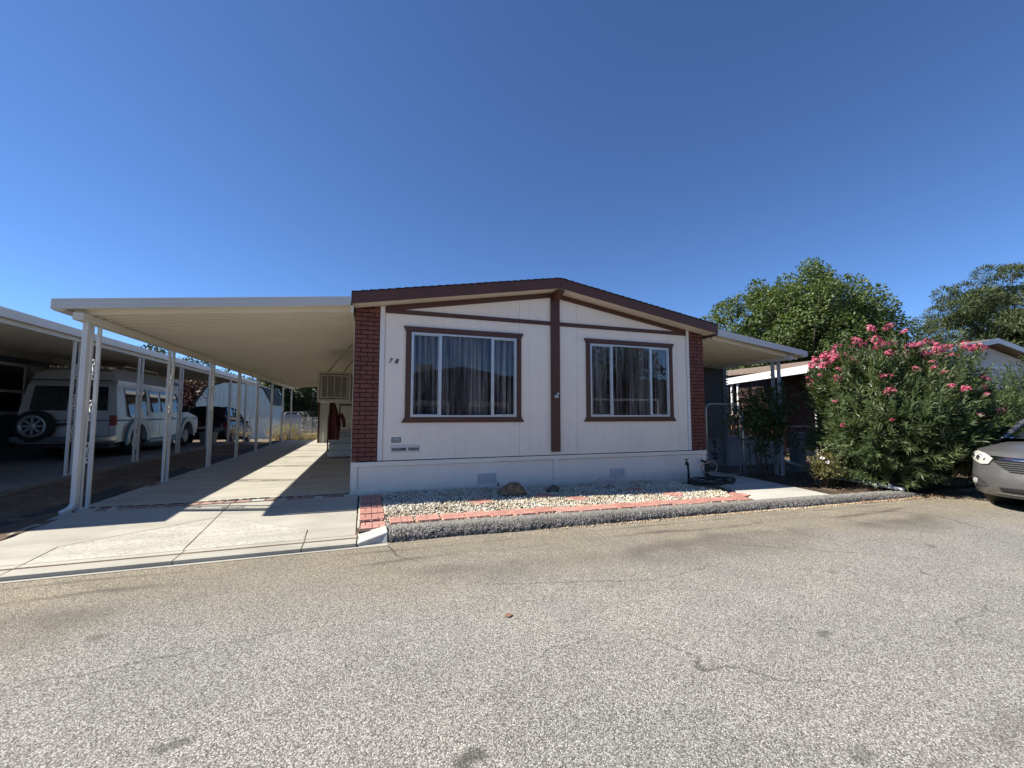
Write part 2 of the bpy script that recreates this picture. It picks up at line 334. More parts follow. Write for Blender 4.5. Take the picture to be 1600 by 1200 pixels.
# ------------------------------------------------------------------ driveway
def conc_mat(name, base, rough_aggr=False):
    m, nt, bs = newmat(name); p = pos(nt)
    c = ramp(nt, noise(nt, p, .9, 6, .62), [(.28, tuple(.80*x for x in base)), (.5, base), (.75, tuple(min(1,1.12*x) for x in base))])
    st = nd(nt, 'Mapping', {'Vector': p, 'Scale': (.5, 3.5, 1)}); g = noise(nt, st.outputs[0], 1.1, 6, .6)
    c = mixc(nt, 1., c, ramp(nt, g, [(.35, (.84,.83,.80)), (.65, (1.06,1.06,1.05))]), 'MULTIPLY')
    c = mixc(nt, mth(nt, 'MULTIPLY', sstep(nt, noise(nt, p, 3.2, 7, .7), .58, .72), .35), c, (.30,.275,.22))
    c = mixc(nt, 1., c, ramp(nt, noise(nt, p, 130, 3), [(.3, (.9,.9,.9)), (.7, (1.08,1.08,1.08))]), 'MULTIPLY')
    vc = nd(nt, 'VectorMath', {0: p, 1: nd(nt, 'TexNoise', {'Vector': p, 'Scale': 2.2, 'Detail': 4.}).outputs['Color']}, operation='ADD').outputs[0]
    cr = mth(nt, 'SUBTRACT', 1., sstep(nt, nd(nt, 'TexVoronoi', {'Vector': vc, 'Scale': .33}, feature='DISTANCE_TO_EDGE').outputs['Distance'], 0, .004))
    c = mixc(nt, mth(nt, 'MULTIPLY', mth(nt, 'MULTIPLY', cr, sstep(nt, noise(nt, p, .7, 2), .5, .6)), .55), c, (.10,.09,.075))
    if rough_aggr:
        v = nd(nt, 'TexVoronoi', {'Vector': p, 'Scale': 55.}); r = nd(nt, 'SeparateColor', {0: v.outputs['Color']}).outputs[0]
        c = mixc(nt, .8, c, ramp(nt, r, [(0, (.62,.60,.57)), (.2, (.92,.92,.92)), (1, (1.18,1.18,1.18))]), 'MULTIPLY')
        bump(nt, v.outputs['Distance'], .5, .004, bs)
    else: bump(nt, noise(nt, p, 60, 5), .25, .006, bs)
    nt.links.new(c, bs.inputs['Base Color']); bs.inputs['Roughness'].default_value = .8; bs.inputs['Specular IOR Level'].default_value = .3; return m
M['conc'] = conc_mat('worn_concrete', (.445,.418,.352)); M['concr'] = conc_mat('broom_aggregate_concrete', (.47,.445,.38), True)
M['concw'] = conc_mat('pale_kerb_concrete', (.52,.50,.44)); M['joint'] = pm('joint_dark', (.045,.04,.034), .95)
def zd(x, y): return .026*y if y < 0 else 0
drv = MB()
def slab(poly, g=.0055, m=0, th=.05, dz0=0):
    n = len(poly); a = sum(poly[i][0]*poly[(i+1)%n][1]-poly[(i+1)%n][0]*poly[i][1] for i in range(n))
    if a < 0: poly = poly[::-1]
    out = []
    for i in range(n):      # inset every edge by g
        p0, p1, p2 = (Vector(poly[(i+k-1) % n]) for k in range(3))
        d1 = (p1-p0).normalized(); d2 = (p2-p1).normalized(); n1 = Vector((-d1.y,d1.x)); n2 = Vector((-d2.y,d2.x))
        b = (n1+n2); b = b/max(.3, b.dot(n1)); out.append(p1+b*g)
    vs = [(q.x,q.y,zd(q.x,q.y)-th+dz0) for q in out]+[(q.x,q.y,zd(q.x,q.y)+dz0) for q in out]
    drv.add(vs, [tuple(range(n))[::-1], tuple(range(n,2*n))]+[(i,(i+1)%n,n+(i+1)%n,n+i) for i in range(n)], m)
L = -2.22
slab([(-3.52,-.10),(-3.52,-1.25),(-3.95,L),(-2.70,L),(-2.72,-1.72),(-1.575,-.93),(-1.63,-.115),(-2.2,-.11)])
slab([(-2.70,L),(-2.72,-1.72),(-1.575,-.93),(-1.49,L)][::-1], m=1)
slab([(-1.49,L),(-1.58,-.86),(-.40,-1.84),(-.385,L)], m=1)
slab([(-1.58,-.86),(-1.63,-.115),(.125,-.115),(.14,L),(-.385,L),(-.40,-1.84)])
for x0, x1 in ((-4.05,-2.70),(-2.70,-1.47),(-1.47,-.38),(-.38,.15)):
    slab([(x0,-2.525),(x1,-2.525),(x1,L),(x0,L)], g=.004)
ys = [.14, 2.35, 4.8, 7.3, 9.9, 12.6, 15.75]
for a, b in zip(ys[:-1], ys[1:]): slab([(-3.52,a),(.0,a),(.0,b),(-3.52,b)], g=.005)
b0 = len(drv.v)
drv.grid(lambda x,y: (x, y, zd(x,y)-.02), [-4.02,-3.5,.14], [-2.51,-1.2,0,15.7], 2)
drv.build('driveway', [M['conc'], M['concr'], M['joint']], kind='structure', bevel=.004)
# lip: bottom strip of gutter concrete where the apron meets the road
MB().grid(lambda x,y: (x, y, zroad(x)+.004), list(np.linspace(-6,.47,14)), [-2.575,-2.50]).build('gutter_strip', M['conc'], kind='structure')
# brick inlay band across the drive
M['inlay'] = pm('faded_inlay_brick', (.33,.20,.155), .85, .3, 9, .3, 70, dirt=.75, dcol=(.40,.37,.31))
M['inlay3'] = pm('worn_inlay_brick', (.30,.25,.20), .9, .3, 9, .3, 70)
M['inlay2'] = pm('dark_inlay_brick', (.13,.11,.095), .9, .3, 9, .3, 70)
bb = MB(); x = -3.4
while x < -.02:
    w = random.uniform(.10,.20); bb.box(x, x+w-.012, -.10+random.uniform(-.01,.01), .055+random.uniform(-.03,.02), -.05, .004+random.uniform(0,.003), 0 if random.random() < .62 else (1 if random.random() < .3 else 2)); x += w
bb.build('driveway_brick_band', [M['inlay'], M['inlay3'], M['concw']], kind='structure', bevel=.006)
rb = MB(); x = -3.4
while x < -.05:    # ragged dark edging stones beside the brick band
    w = random.uniform(.06,.22); y0 = .125+.03*math.sin(x*3)
    n = 6; poly = [(x+w/2+w*.5*math.cos(2*PI*k/n)*random.uniform(.7,1), y0+.032*math.sin(2*PI*k/n)*random.uniform(.6,1)) for k in range(n)]
    rb.prism(poly, lambda u,v,t: (u,v,t), -.02, .006); x += w*random.uniform(.9,1.5)
rb.build('driveway_edging_stones', M['inlay2'], kind='structure')
# neighbour's slab
nb = MB()
for a, b in zip([-2.2,1.5,4.5,7.5,10.5], [1.5,4.5,7.5,10.5,13.2]): nb.box(-8.6, -5.03, a+.006, b-.006, -.3, .13)
nb.hexa([(-8.6,13.2,-.5),(-5.03,13.2,-.5),(-5.03,20,-.8),(-8.6,20,-.8),(-8.6,13.2,.126),(-5.03,13.2,.126),(-5.03,20,-.33),(-8.6,20,-.33)])
M['conc2'] = conc_mat('grey_concrete', (.22,.215,.205))
nb.build('driveway', M['conc2'], kind='structure', bevel=.01)
# walk to the side gate
wk = MB(); wk.hexa([(6.28,-2.13,-.3),(8.05,-2.13,-.3),(8.42,.0,-.3),(7.34,.0,-.3),(6.28,-2.13,-.092),(8.05,-2.13,-.115),(8.42,.0,-.115),(7.34,.0,-.098)])
wk.hexa([(7.34,.01,-.3),(8.42,.01,-.3),(8.6,8,-.3),(7.34,8,-.3),(7.34,.01,-.099),(8.42,.01,-.116),(8.6,8,-.116),(7.34,8,-.1)])
wk.build('path', M['concw'], kind='structure', bevel=.006)
# ------------------------------------------------------------------ kerb
def kerb_mat():
    m, nt, bs = newmat('rough_asphalt_kerb'); p = pos(nt)
    v = nd(nt, 'TexVoronoi', {'Vector': p, 'Scale': 85.}); r = nd(nt, 'SeparateColor', {0: v.outputs['Color']}).outputs[0]
    c = ramp(nt, r, [(0, (.055,.05,.045)), (.45, (.155,.145,.13)), (.8, (.33,.31,.285)), (1, (.60,.575,.53))])
    c = mixc(nt, mth(nt, 'MULTIPLY', sstep(nt, v.outputs['Distance'], .3, .8), .6), c, (.06,.055,.05))
    c = mixc(nt, mth(nt, 'MULTIPLY', sstep(nt, noise(nt, p, 1.6, 5), .5, .66), .35), c, (.07,.06,.05))
    nz = nd(nt, 'SeparateXYZ', {0: nd(nt, 'NewGeometry').outputs['Position']}).outputs[1]
    c = mixc(nt, mth(nt, 'MULTIPLY', sstep(nt, nz, -2.42, -2.24), .55), c, (.42,.395,.345))  # paler top: sunlit tone as well as dust put into the colour
    nt.links.new(c, bs.inputs['Base Color']); bs.inputs['Roughness'].default_value = .9; bs.inputs['Specular IOR Level'].default_value = .2
    bump(nt, mth(nt, 'SUBTRACT', mth(nt, 'MULTIPLY', r, .4), v.outputs['Distance']), 1., .012, bs); return m
M['kerb'] = kerb_mat()
nx, xsK = 640, np.linspace(.485, 10.05, 640)
prof = [(0,-.03),(.008,.22),(.022,.46),(.045,.68),(.08,.86),(.125,.96),(.175,1.0),(.23,1.0),(.28,.985),(.33,.95),(.37,.9),(.38,.3)]
prof = [(np.interp(t, np.linspace(0,1,len(prof)), [a for a,_ in prof]), np.interp(t, np.linspace(0,1,len(prof)), [b for _,b in prof])) for t in np.linspace(0,1,24)]
V = np.zeros((nx, 24, 3))
for i, x in enumerate(xsK):
    z0 = zroad(x); z1 = zg(x)+.006 - .05*max(0, (x-9.6)/.45)**2; wob = .012*math.sin(x*1.7)+.008*math.sin(x*5.3+1)
    for j, (a, h) in enumerate(prof): V[i,j] = (x, KY0+a+wob*(1-j/24), z0+h*(z1-z0))
V += RNG.normal(0, .0048, V.shape)*np.array([.6,1,1]); 
lump = np.kron(RNG.normal(0, 1, (160, 8)), np.ones((4,3)))[:nx,:24]; V[:,:,1] -= .002*lump; V[:,:,2] += .0015*lump
F = np.array([(i*24+j,(i+1)*24+j,(i+1)*24+j+1,i*24+j+1) for i in range(nx-1) for j in range(23)])
npmesh('kerb', V.reshape(-1,3), F, M['kerb'], smooth=True, kind='structure')
kb = MB(); kb.hexa([(.16,-2.53,-.2),(.475,-2.52,-.2),(.475,-2.12,-.2),(.155,-2.14,-.2),(.16,-2.51,-.070),(.475,-2.40,.0),(.47,-2.15,.004),(.155,-2.16,-.055)])
kb.build('kerb_ramp', M['concw'], kind='structure', bevel=.012)
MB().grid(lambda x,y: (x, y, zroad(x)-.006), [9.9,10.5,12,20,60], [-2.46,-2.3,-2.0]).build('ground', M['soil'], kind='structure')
# bed soil, right of the walk
def bs_z(x,y): return zg(x)-.035+.03*math.sin(x*4)*math.sin(y*3.3)+random.uniform(-.012,.012)
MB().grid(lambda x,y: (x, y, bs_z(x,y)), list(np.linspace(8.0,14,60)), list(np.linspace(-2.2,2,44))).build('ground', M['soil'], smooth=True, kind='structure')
# ------------------------------------------------------------------ gravel bed
M['bedbase'] = earth_mat('gravel_bed_base', (.06,.052,.04), (.10,.088,.065), (.16,.14,.11))
MB().grid(lambda x,y: (x, y, zg(x)-.03), [.14,.5,1,2,4,6.25], [-2.2,-1,.02]).build('ground', M['bedbase'], kind='structure')
def pebbles(name, label, n, fx, mat, smin=.008, smax=.0155):
    t = (1+5**.5)/2
    iv = np.array([(-1,t,0),(1,t,0),(-1,-t,0),(1,-t,0),(0,-1,t),(0,1,t),(0,-1,-t),(0,1,-t),(t,0,-1),(t,0,1),(-t,0,-1),(-t,0,1)])/math.sqrt(1+t*t)
    fi = np.array([(0,11,5),(0,5,1),(0,1,7),(0,7,10),(0,10,11),(1,5,9),(5,11,4),(11,10,2),(10,7,6),(7,1,8),(3,9,4),(3,4,2),(3,2,6),(3,6,8),(3,8,9),(4,9,5),(2,4,11),(6,2,10),(8,6,7),(9,8,1)])
    P = fx(n); n = len(P)
    sc = RNG.uniform(smin, smax, (n,1))*RNG.uniform(.65,1.35,(n,3)); sc[:,2] *= .75
    q = RNG.normal(0,1,(n,4)); q /= np.linalg.norm(q,axis=1,keepdims=True); w,x,y,z = q.T
    Rm = np.stack([np.stack([1-2*(y*y+z*z),2*(x*y-z*w),2*(x*z+y*w)],1),np.stack([2*(x*y+z*w),1-2*(x*x+z*z),2*(y*z-x*w)],1),np.stack([2*(x*z-y*w),2*(y*z+x*w),1-2*(x*x+y*y)],1)],1)
    V = iv[None]*sc[:,None,:]*RNG.uniform(.85,1.15,(n,12,1)); V = np.einsum('nij,nkj->nki', Rm, V)+P[:,None,:]
    F = (fi[None]+12*np.arange(n)[:,None,None]).reshape(-1,3)
    o = npmesh(name, V.reshape(-1,3), F, mat, smooth=True); tag(o, label, 'gravel', kind='stuff'); return o
def pebmat(name, cols):
    m, nt, bs = newmat(name); g = nd(nt, 'NewGeometry')
    c = ramp(nt, g.outputs['Random Per Island'], cols)
    c = mixc(nt, 1., c, ramp(nt, noise(nt, g.outputs['Position'], 2.2, 4), [(.3, (.82,.74,.60)), (.6, (1.05,1.05,1.05))]), 'MULTIPLY')
    nt.links.new(c, bs.inputs['Base Color']); bs.inputs['Roughness'].default_value = .8; bs.inputs['Specular IOR Level'].default_value = .25; return m
M['pebble'] = pebmat('white_pebbles', [(0,(.28,.23,.15)),(.15,(.52,.45,.33)),(.45,(.70,.64,.51)),(.8,(.77,.73,.63)),(.94,(.42,.40,.36)),(1,(.24,.22,.19))])
PAV = []     # paver footprints: (cx, cy, half, rot)
for k in range(18): PAV.append((.66+.318*k, -1.93-.014*(k % 3)+ (0 if k < 7 else -.03), .142, random.uniform(-.03,.03), 'row', k))
for k in range(6): PAV.append((.315, -1.98+.335*k, .15, random.uniform(-.02,.02), 'col', k))
STEP = [(1.88,-1.13,.5),(3.02,-.95,.3),(3.42,-1.33,.62),(4.85,-.85,.5),(5.25,-1.38,.7),(6.32,-1.72,.35)]
for k, (a, b, r) in enumerate(STEP): PAV.append((a, b, .155, r, 'step', k))
def bedpts(n):
    x = RNG.uniform(.48, 6.3, n); y = RNG.uniform(-2.14, .0, n)
    ok = x < 6.3+.47*(y+2.13)*.5
    for (cx, cy, h, r, kd, k) in PAV:
        c, s = math.cos(r), math.sin(r); u = (x-cx)*c+(y-cy)*s; v = -(x-cx)*s+(y-cy)*c
        ok &= ~((abs(u) < h-.004) & (abs(v) < h-.004))
    x, y = x[ok], y[ok]; h = .012*np.sin(x*2.3)*np.sin(y*3.1)+.018*np.clip((y+1.8)/.5,0,1)
    keep = ~((y < -1.78) & (RNG.random(len(x)) < .25)); x, y, h = x[keep], y[keep], h[keep]
    z = -.0157*np.clip(x-1,0,9)-.022+h+RNG.uniform(-.014,.018,len(x)); return np.stack([x,y,z],1)
pebbles('white_gravel', 'white and cream pebbles spread in the bed in front of the skirting', 27000, bedpts, M['pebble'])
def slippts(n):
    x = RNG.uniform(.15,.49,n); y = RNG.uniform(-2.1,-.1,n); x = np.where(RNG.random(n)<.5, .155+abs(RNG.normal(0,.012,n)), x); 
    ok = (abs(((y+1.98+.1675) % .335)-.0) < .03) | (x < .175) | (x > .462); return np.stack([x[ok],y[ok],np.full(ok.sum(),-.012)],1)
pebbles('white_gravel', 'stray white pebbles in the gaps of the short red paver column', 1500, slippts, M['pebble'], .006, .012)
M['chaff'] = pebmat('tan_chips', [(0,(.22,.15,.09)),(.5,(.42,.33,.22)),(1,(.60,.52,.40))])
def gutpts(n):
    x = RNG.uniform(2.2,9.9,n); y = -2.5-np.abs(RNG.normal(0,.035,n)); y = np.where(x>6.5, y-.02, y); k = RNG.random(n) < np.clip((x-1.5)/4,.1,1)
    x, y = x[k], y[k]; return np.stack([x,y,np.array([zroad(a) for a in x])+.004],1)
pebbles('gutter_chips', 'tan chips and dry litter lying along the foot of the kerb', 2600, gutpts, M['chaff'], .005, .013)
# pavers
def paver_mat():
    m, nt, bs = newmat('red_concrete_paver'); oi = nd(nt, 'ObjectInfo').outputs['Random']
    p = pos(nt); c = ramp(nt, oi, [(0,(.42,.195,.145)),(.5,(.48,.235,.18)),(1,(.53,.285,.225))])
    c = mixc(nt, 1., c, ramp(nt, noise(nt, p, 9, 6, .65), [(.3,(.78,.78,.78)),(.7,(1.12,1.12,1.12))]), 'MULTIPLY')
    c = mixc(nt, mth(nt,'MULTIPLY', sstep(nt, noise(nt, p, 5, 5), .56, .75), .3), c, (.46,.36,.28))
    nt.links.new(c, bs.inputs['Base Color']); bs.inputs['Roughness'].default_value = .85; bump(nt, noise(nt, p, 120, 4), .35, .004, bs); return m
M['paver'] = paver_mat()
def paver_mesh(h):     # basket-weave brick pattern pressed into one square slab
    mb = MB(); mb.box(-h, h, -h, h, -.045, -.010); g = .009; q = h/2
    for (ix, iy) in ((0,0),(1,0),(0,1),(1,1)):
        x0, y0 = -h+ix*h, -h+iy*h
        for s in (0, 1):
            if (ix+iy) % 2 == 0: bx = (x0, x0+h, y0+s*q, y0+(s+1)*q)
            else: bx = (x0+s*q, x0+(s+1)*q, y0, y0+h)
            mb.box(bx[0]+g/2, bx[1]-g/2, bx[2]+g/2, bx[3]-g/2, -.0095, 0)
    return mb
pv0 = paver_mesh(.142).build('paving_stone', M['paver'], bevel=.002); pv1 = paver_mesh(.152).build('paving_stone', M['paver'], bevel=.002)
ORD = ['first','second','third','fourth','fifth','sixth','seventh','eighth','ninth','tenth','eleventh','twelfth','thirteenth','fourteenth','fifteenth','sixteenth','seventeenth','eighteenth']
steplab = ['red stepping slab half in the shade beside the brown boulder', 'shaded red stepping slab between the brown boulder and the pale rock', 'sunlit red stepping slab in the gravel below the small dark rock', 'shaded red stepping slab in the gravel right of the pale jagged rock', 'sunlit red stepping slab in the gravel left of the hose coil', 'red slab at the corner of the gravel against the pale walkway']
first = {0: True, 1: True}
for (cx, cy, h, r, kd, k) in PAV:
    src = pv0 if kd == 'row' else pv1; key = 0 if kd == 'row' else 1
    if first[key]: o = src; first[key] = False
    else: o = src.copy(); COL.objects.link(o)
    o.location = (cx, cy, zg(cx)+(.012 if kd != 'col' else .004 + (-.02 if cy < -1.8 else 0))+random.uniform(-.004,.004)); o.rotation_euler = (random.uniform(-.015,.015), random.uniform(-.015,.015), r)
    if kd == 'row': tag(o, f'{ORD[k]} red brick-pattern paver from the left in the row behind the dark kerb', 'paver', 'red pavers in the row along the kerb')
    elif kd == 'col': tag(o, f'{ORD[k]} red paver back from the kerb in the short column beside the driveway', 'paver', 'red pavers in the column beside the driveway')
    else: tag(o, steplab[k], 'paver', 'red stepping slabs in the gravel')
# rocks
def rock(name, label, loc, sx, sy, sz, mat, seed, jag=.25):
    bm = bmesh.new(); bmesh.ops.create_icosphere(bm, subdivisions=4, radius=1)
    r = random.Random(seed); offs = [Vector((r.uniform(-1,1), r.uniform(-1,1), r.uniform(-1,1))).normalized() for _ in range(14)]; cut = [r.uniform(.62,.95) for _ in offs]
    from mathutils import noise as mn
    for v in bm.verts:
        p = v.co.copy()
        for o_, c_ in zip(offs, cut):
            d = p.dot(o_)
            if d > c_: p -= o_*(d-c_)*.9
        p *= 1+jag*.5*mn.noise(p*2.2+Vector((seed,0,0)))+jag*.22*mn.noise(p*6+Vector((0,seed,0)))
        v.co = Vector((p.x*sx, p.y*sy, p.z*sz))
    me = bpy.data.meshes.new(name); bm.to_mesh(me); bm.free(); me.materials.append(mat)
    o = bpy.data.objects.new(name, me); COL.objects.link(o); o.location = loc; tag(o, label, 'rock', 'rocks in the gravel bed'); autosmooth(o, 25); return o
M['rockb'] = pm('brown_boulder', (.19,.135,.08), .95, .6, 11, 1., 34, dirt=.75, dcol=(.05,.042,.036))
M['rockg'] = pm('pale_grey_rock', (.36,.33,.29), .9, .3, 10, .7, 30)
M['rockd'] = pm('dark_rock', (.12,.10,.085), .9, .4, 12, .7, 30)
rock('rock', 'brown rounded boulder at the edge of the shade below the left skirting vent', (2.53,-.74,.03), .27,.18,.145, M['rockb'], 3)
rock('rock', 'pale jagged grey rock in the shade in front of the right skirting', (4.36,-.62,.0), .20,.14,.13, M['rockg'], 9, .8)
rock('rock', 'small dark rock in the shaded gravel left of the pale jagged rock', (3.32,-.62,-.0), .13,.10,.075, M['rockd'], 5)
# ------------------------------------------------------------------ the mobile home
HW, HD = 7.3, 17.4
RX = 3.63; RS = .1694
RS2 = RS*(RX+.035)/(7.408-RX)
def zroof(x): return 3.256 + RS*(x+.035) if x <= RX else 3.256 + RS2*(7.408-x)
def zsof(x): return zroof(x) - .195
home = thing('mobile_home', 'white single-storey mobile home with dark brown trim, brick corner panels and low gable roof', 'house', (3.65, 0, 0))
HOLES = [(.85, 2.95, 1.21, 2.77), (4.37, 6.45, 1.21, 2.77)]
def planks(mb, edges, zb, ztop, holes, y0, y1, gap=.0014):
    ed = sorted(set(edges + [h[0] for h in holes] + [h[1] for h in holes])); base = set(edges)
    for a, b in zip(ed[:-1], ed[1:]):
        ga = gap*(3.4 if abs(((a-.49)/.2032) % 6) < .01 or abs(((a-.49)/.2032) % 6-6) < .01 else 1); gb = gap*(3.4 if abs(((b-.49)/.2032) % 6) < .01 or abs(((b-.49)/.2032) % 6-6) < .01 else 1)
        xa = a + (ga/2 if a in base else 0); xb = b - (gb/2 if b in base else 0)
        segs = [(zb, None)]
        for h in holes:
            if a >= h[0]-1e-6 and b <= h[1]+1e-6: segs = [(zb, h[2]), (h[3], None)]
        for s0, s1 in segs:
            ta, tb = (s1, s1) if s1 is not None else (ztop(xa), ztop(xb))
            mb.hexa([(xa,y0,s0),(xb,y0,s0),(xb,y1,s0),(xa,y1,s0),(xa,y0,ta),(xb,y0,tb),(xb,y1,tb),(xa,y1,ta)])
mb = MB(); ed = [.49 + .2032*k for k in range(100) if .49+.2032*k < 6.8]+[6.83]; ed = [e for e in ed if not (6.75 < e < 6.83)]
ed = sorted(ed + [RX])
planks(mb, ed, .53, zsof, HOLES, 0, .006)
wall = mb.build('front_wall', M['siding'], home)
mb = MB()
ed2 = [.0, .85, 2.95, RX, 4.37, 6.45, 7.3]
planks(mb, ed2, .535, zsof, HOLES, .0075, .10, 0)
mb.build('wall_core', M['siding'], home)
for k, x in enumerate((0., 7.24)):
    m_ = MB(); yy = np.arange(.1, HD, .4064)
    m_.box(x, x+.06, .1, HD, -.05, zsof(0 if k == 0 else 7.3)-.01)
    for y in yy: m_.box(x-.008 if k == 0 else x+.06, x if k == 0 else x+.068, y, min(HD, y+.398), .5, 3.02)
    m_.build('side_wall', M['siding'], home)
MB().prism([(0,-.05),(7.3,-.05),(7.3,3.05),(RX,3.66),(0,3.05)], lambda u,v,t: (u,t,v), HD, HD+.08).build('rear_wall', M['siding'], home)
MB().box(.07,7.23,.11,HD-.01,.6,.66).build('floor', M['room'], home)
MB().box(.07,7.23,2.4,2.45,.66,3.0).build('inner_wall', M['room'], home)
MB().box(.07,7.23,.11,HD-.01,3.0,3.03).build('ceiling', M['room'], home)
# brick panels
def brick_panel(x0, x1, ztopf, parent):
    back = MB(); back.hexa([(x0,-.012,.53),(x1,-.012,.53),(x1,.029,.53),(x0,.029,.53),(x0,-.012,ztopf(x0)),(x1,-.012,ztopf(x1)),(x1,.029,ztopf(x1)),(x0,.029,ztopf(x0))])
    pb = back.build('brick_panel', M['mortar'], parent)
    b = MB(); pitch = .0752; L_ = .196; z = .536; row = 0
    while z < ztopf(x1 if x1 < 3 else x0)+.1:
        off = 0 if row % 2 else -.103; x = x0 + off
        while x < x1-.01:
            a, c = max(x, x0)+.0055, min(x+L_+.011, x1)-.0062
            if c-a > .015:
                zt = min(z+.0615, min(ztopf(a), ztopf(c))-.004)
                if zt-z > .015:
                    j = random.uniform(-.0025,.0025); b.box(a, c, -.026+j, -.011, z, zt)
            x += L_+.011
        z += pitch; row += 1
    b.build('bricks', M['brick'], pb, bevel=.003); return pb
brick_panel(.0, .402, zsof, home); brick_panel(6.911, 7.3, zsof, home)
# left return of the brick panel on the side wall
for x0, x1 in ((.404, .482), (6.838, 6.909)):
    m_ = MB(); m_.hexa([(x0,-.022,.53),(x1,-.022,.53),(x1,.0,.53),(x0,.0,.53),(x0,-.022,zsof(x0)),(x1,-.022,zsof(x1)),(x1,.0,zsof(x1)),(x0,.0,zsof(x0))])
    m_.build('corner_board', M['whitetrim'], home, bevel=.003)
# brown timber boards
def slope_board(x0, x1, drop0, drop1, y0, y1):
    m_ = MB(); f = lambda x, d: zsof(x)-d
    return m_.hexa([(x0,y0,f(x0,drop1)),(x1,y0,f(x1,drop1)),(x1,y1,f(x1,drop1)),(x0,y1,f(x0,drop1)),(x0,y0,f(x0,drop0)),(x1,y0,f(x1,drop0)),(x1,y1,f(x1,drop0)),(x0,y1,f(x0,drop0))])
slope_board(.485, 3.57, .0, .09, -.024, -.001).build('gable_board', M['brown'], home, bevel=.003)
slope_board(3.758, 6.836, .0, .09, -.024, -.001).build('gable_board', M['brown'], home, bevel=.003)
for a, b in ((.486, 3.569), (3.759, 6.835)): MB().box(a, b, -.021, -.0005, 3.032, 3.108).build('tie_board', M['brown'], home, bevel=.003)
MB().box(3.572, 3.756, -.046, -.001, .587, 3.655).build('centre_post', M['brown'], home, bevel=.004)
bk = MB(); bk.prism([(-.045,3.50),(-.045,3.665),(-.31,3.665),(-.31,3.63)], lambda u,v,t: (t,u,v), 3.60, 3.728); bk.build('ridge_bracket', M['brown'], home, bevel=.003)
# roof, soffit, fascia
OV = -.327
m_ = MB()
for (xa, xb) in ((-.035, RX), (RX, 7.408)):
    za, zb_ = zroof(xa), zroof(xb)
    m_.hexa([(xa,OV+.01,za-.06),(xb,OV+.01,zb_-.06),(xb,HD+.2,zb_-.06),(xa,HD+.2,za-.06),(xa,OV-.012,za),(xb,OV-.012,zb_),(xb,HD+.2,zb_),(xa,HD+.2,za)])
roof = m_.build('roof', M['shingle'], home)
m_ = MB(); r_ = random.Random(4)
for (xa, xb) in ((-.05, RX), (RX, 7.42)):
    n = 27
    for i in range(n):     # shingle tabs showing above the rake
        a, b = xa+(xb-xa)*i/n, xa+(xb-xa)*(i+1)/n; l = r_.uniform(.004,.014)
        zz = zroof
        hi = .018 if xa < 1 else .006
        m_.hexa([(a,OV-.02-l,zz(a)+.002),(b,OV-.02-l,zz(b)+.002),(b,HD+.2,zz(b)+.002),(a,HD+.2,zz(a)+.002),(a,OV-.02-l,zz(a)+hi),(b,OV-.02-l,zz(b)+(.024-hi)),(b,HD+.2,zz(b)+(.024-hi)),(a,HD+.2,zz(a)+hi)])
m_.build('shingles', M['shingle'], roof)
for (xa, xb) in ((-.035, RX-.001), (RX+.001, 7.408)):
    za, zb_ = zroof(xa), zroof(xb)
    m2 = MB(); m2.hexa([(xa,OV-.011,za-.19),(xb,OV-.011,zb_-.19),(xb,OV+.009,zb_-.19),(xa,OV+.009,za-.19),(xa,OV-.011,za-.003),(xb,OV-.011,zb_-.003),(xb,OV+.009,zb_-.003),(xa,OV+.009,za-.003)])
    m2.build('fascia', M['brownfascia'], home, bevel=.003)
    m2 = MB(); m2.hexa([(xa,OV+.0095,za-.187),(xb,OV+.0095,zb_-.187),(xb,.029,zb_-.187),(xa,.029,za-.187),(xa,OV+.0095,za-.17),(xb,OV+.0095,zb_-.17),(xb,.029,zb_-.17),(xa,.029,za-.17)])
    m2.build('soffit', M['soffit'], home)
MB().box(RX-.02, RX+.30, OV-.016, OV-.0115, zroof(RX)-.1, zroof(RX)-.095).build('fascia_joint', M['brown'], home)
for x0 in (-.055, 7.409):
    MB().box(x0, x0+.018, OV-.01, HD+.2, zroof(-.035)-.19, zroof(-.035)-.004).build('eave_fascia', M['brownfascia'], home)
# skirting
sk = MB(); sk.box(0, 7.3, -.012, .03, -.16, .515)
skirt = sk.build('skirting', M['skirt'], home)
def strip(x0,x1,y0,y1,z0,z1,name='skirt_batten'): return MB().box(x0,x1,y0,y1,z0,z1).build(name, M['skirt'], skirt, bevel=.003)
strip(-.006,2.44,-.036,-.0125,.437,.512,'skirt_rail'); strip(2.446,4.93,-.036,-.0125,.443,.517,'skirt_rail'); strip(4.936,7.306,-.036,-.0125,.44,.513,'skirt_rail')
for a, b, dz_ in ((-.008,2.44,0),(2.446,4.93,.008),(4.936,7.308,-.002)):
    MB().hexa([(a,-.033,-.16),(b,-.033,-.16),(b,-.0125,-.16),(a,-.0125,-.16),(a,-.033,.05+zg(a)+dz_),(b,-.033,.05+zg(b)+dz_),(b,-.0125,.05+zg(b)+dz_),(a,-.0125,.05+zg(a)+dz_)]).build('skirt_rail', M['skirt'], skirt, bevel=.003)
for x in (-.005, 3.61, 7.19): strip(x, x+.105, -.030, -.0125, .075, .436)
def gapl(x0,x1,z0,z1): MB().box(x0,x1,-.0142,-.0123,z0,z1).build('gap_shade_line', M['gap'], skirt)  # dark strips drawn for panel gaps and the shade line under the rail
gapl(.10,3.605,.432,.4368); gapl(3.72,7.185,.432,.4368); gapl(.1005,.1045,.09,.43); gapl(3.604,3.6085,.06,.43); gapl(3.716,3.7205,.06,.43); gapl(7.183,7.1875,.04,.43); gapl(2.4425,2.4475,.44,.51)
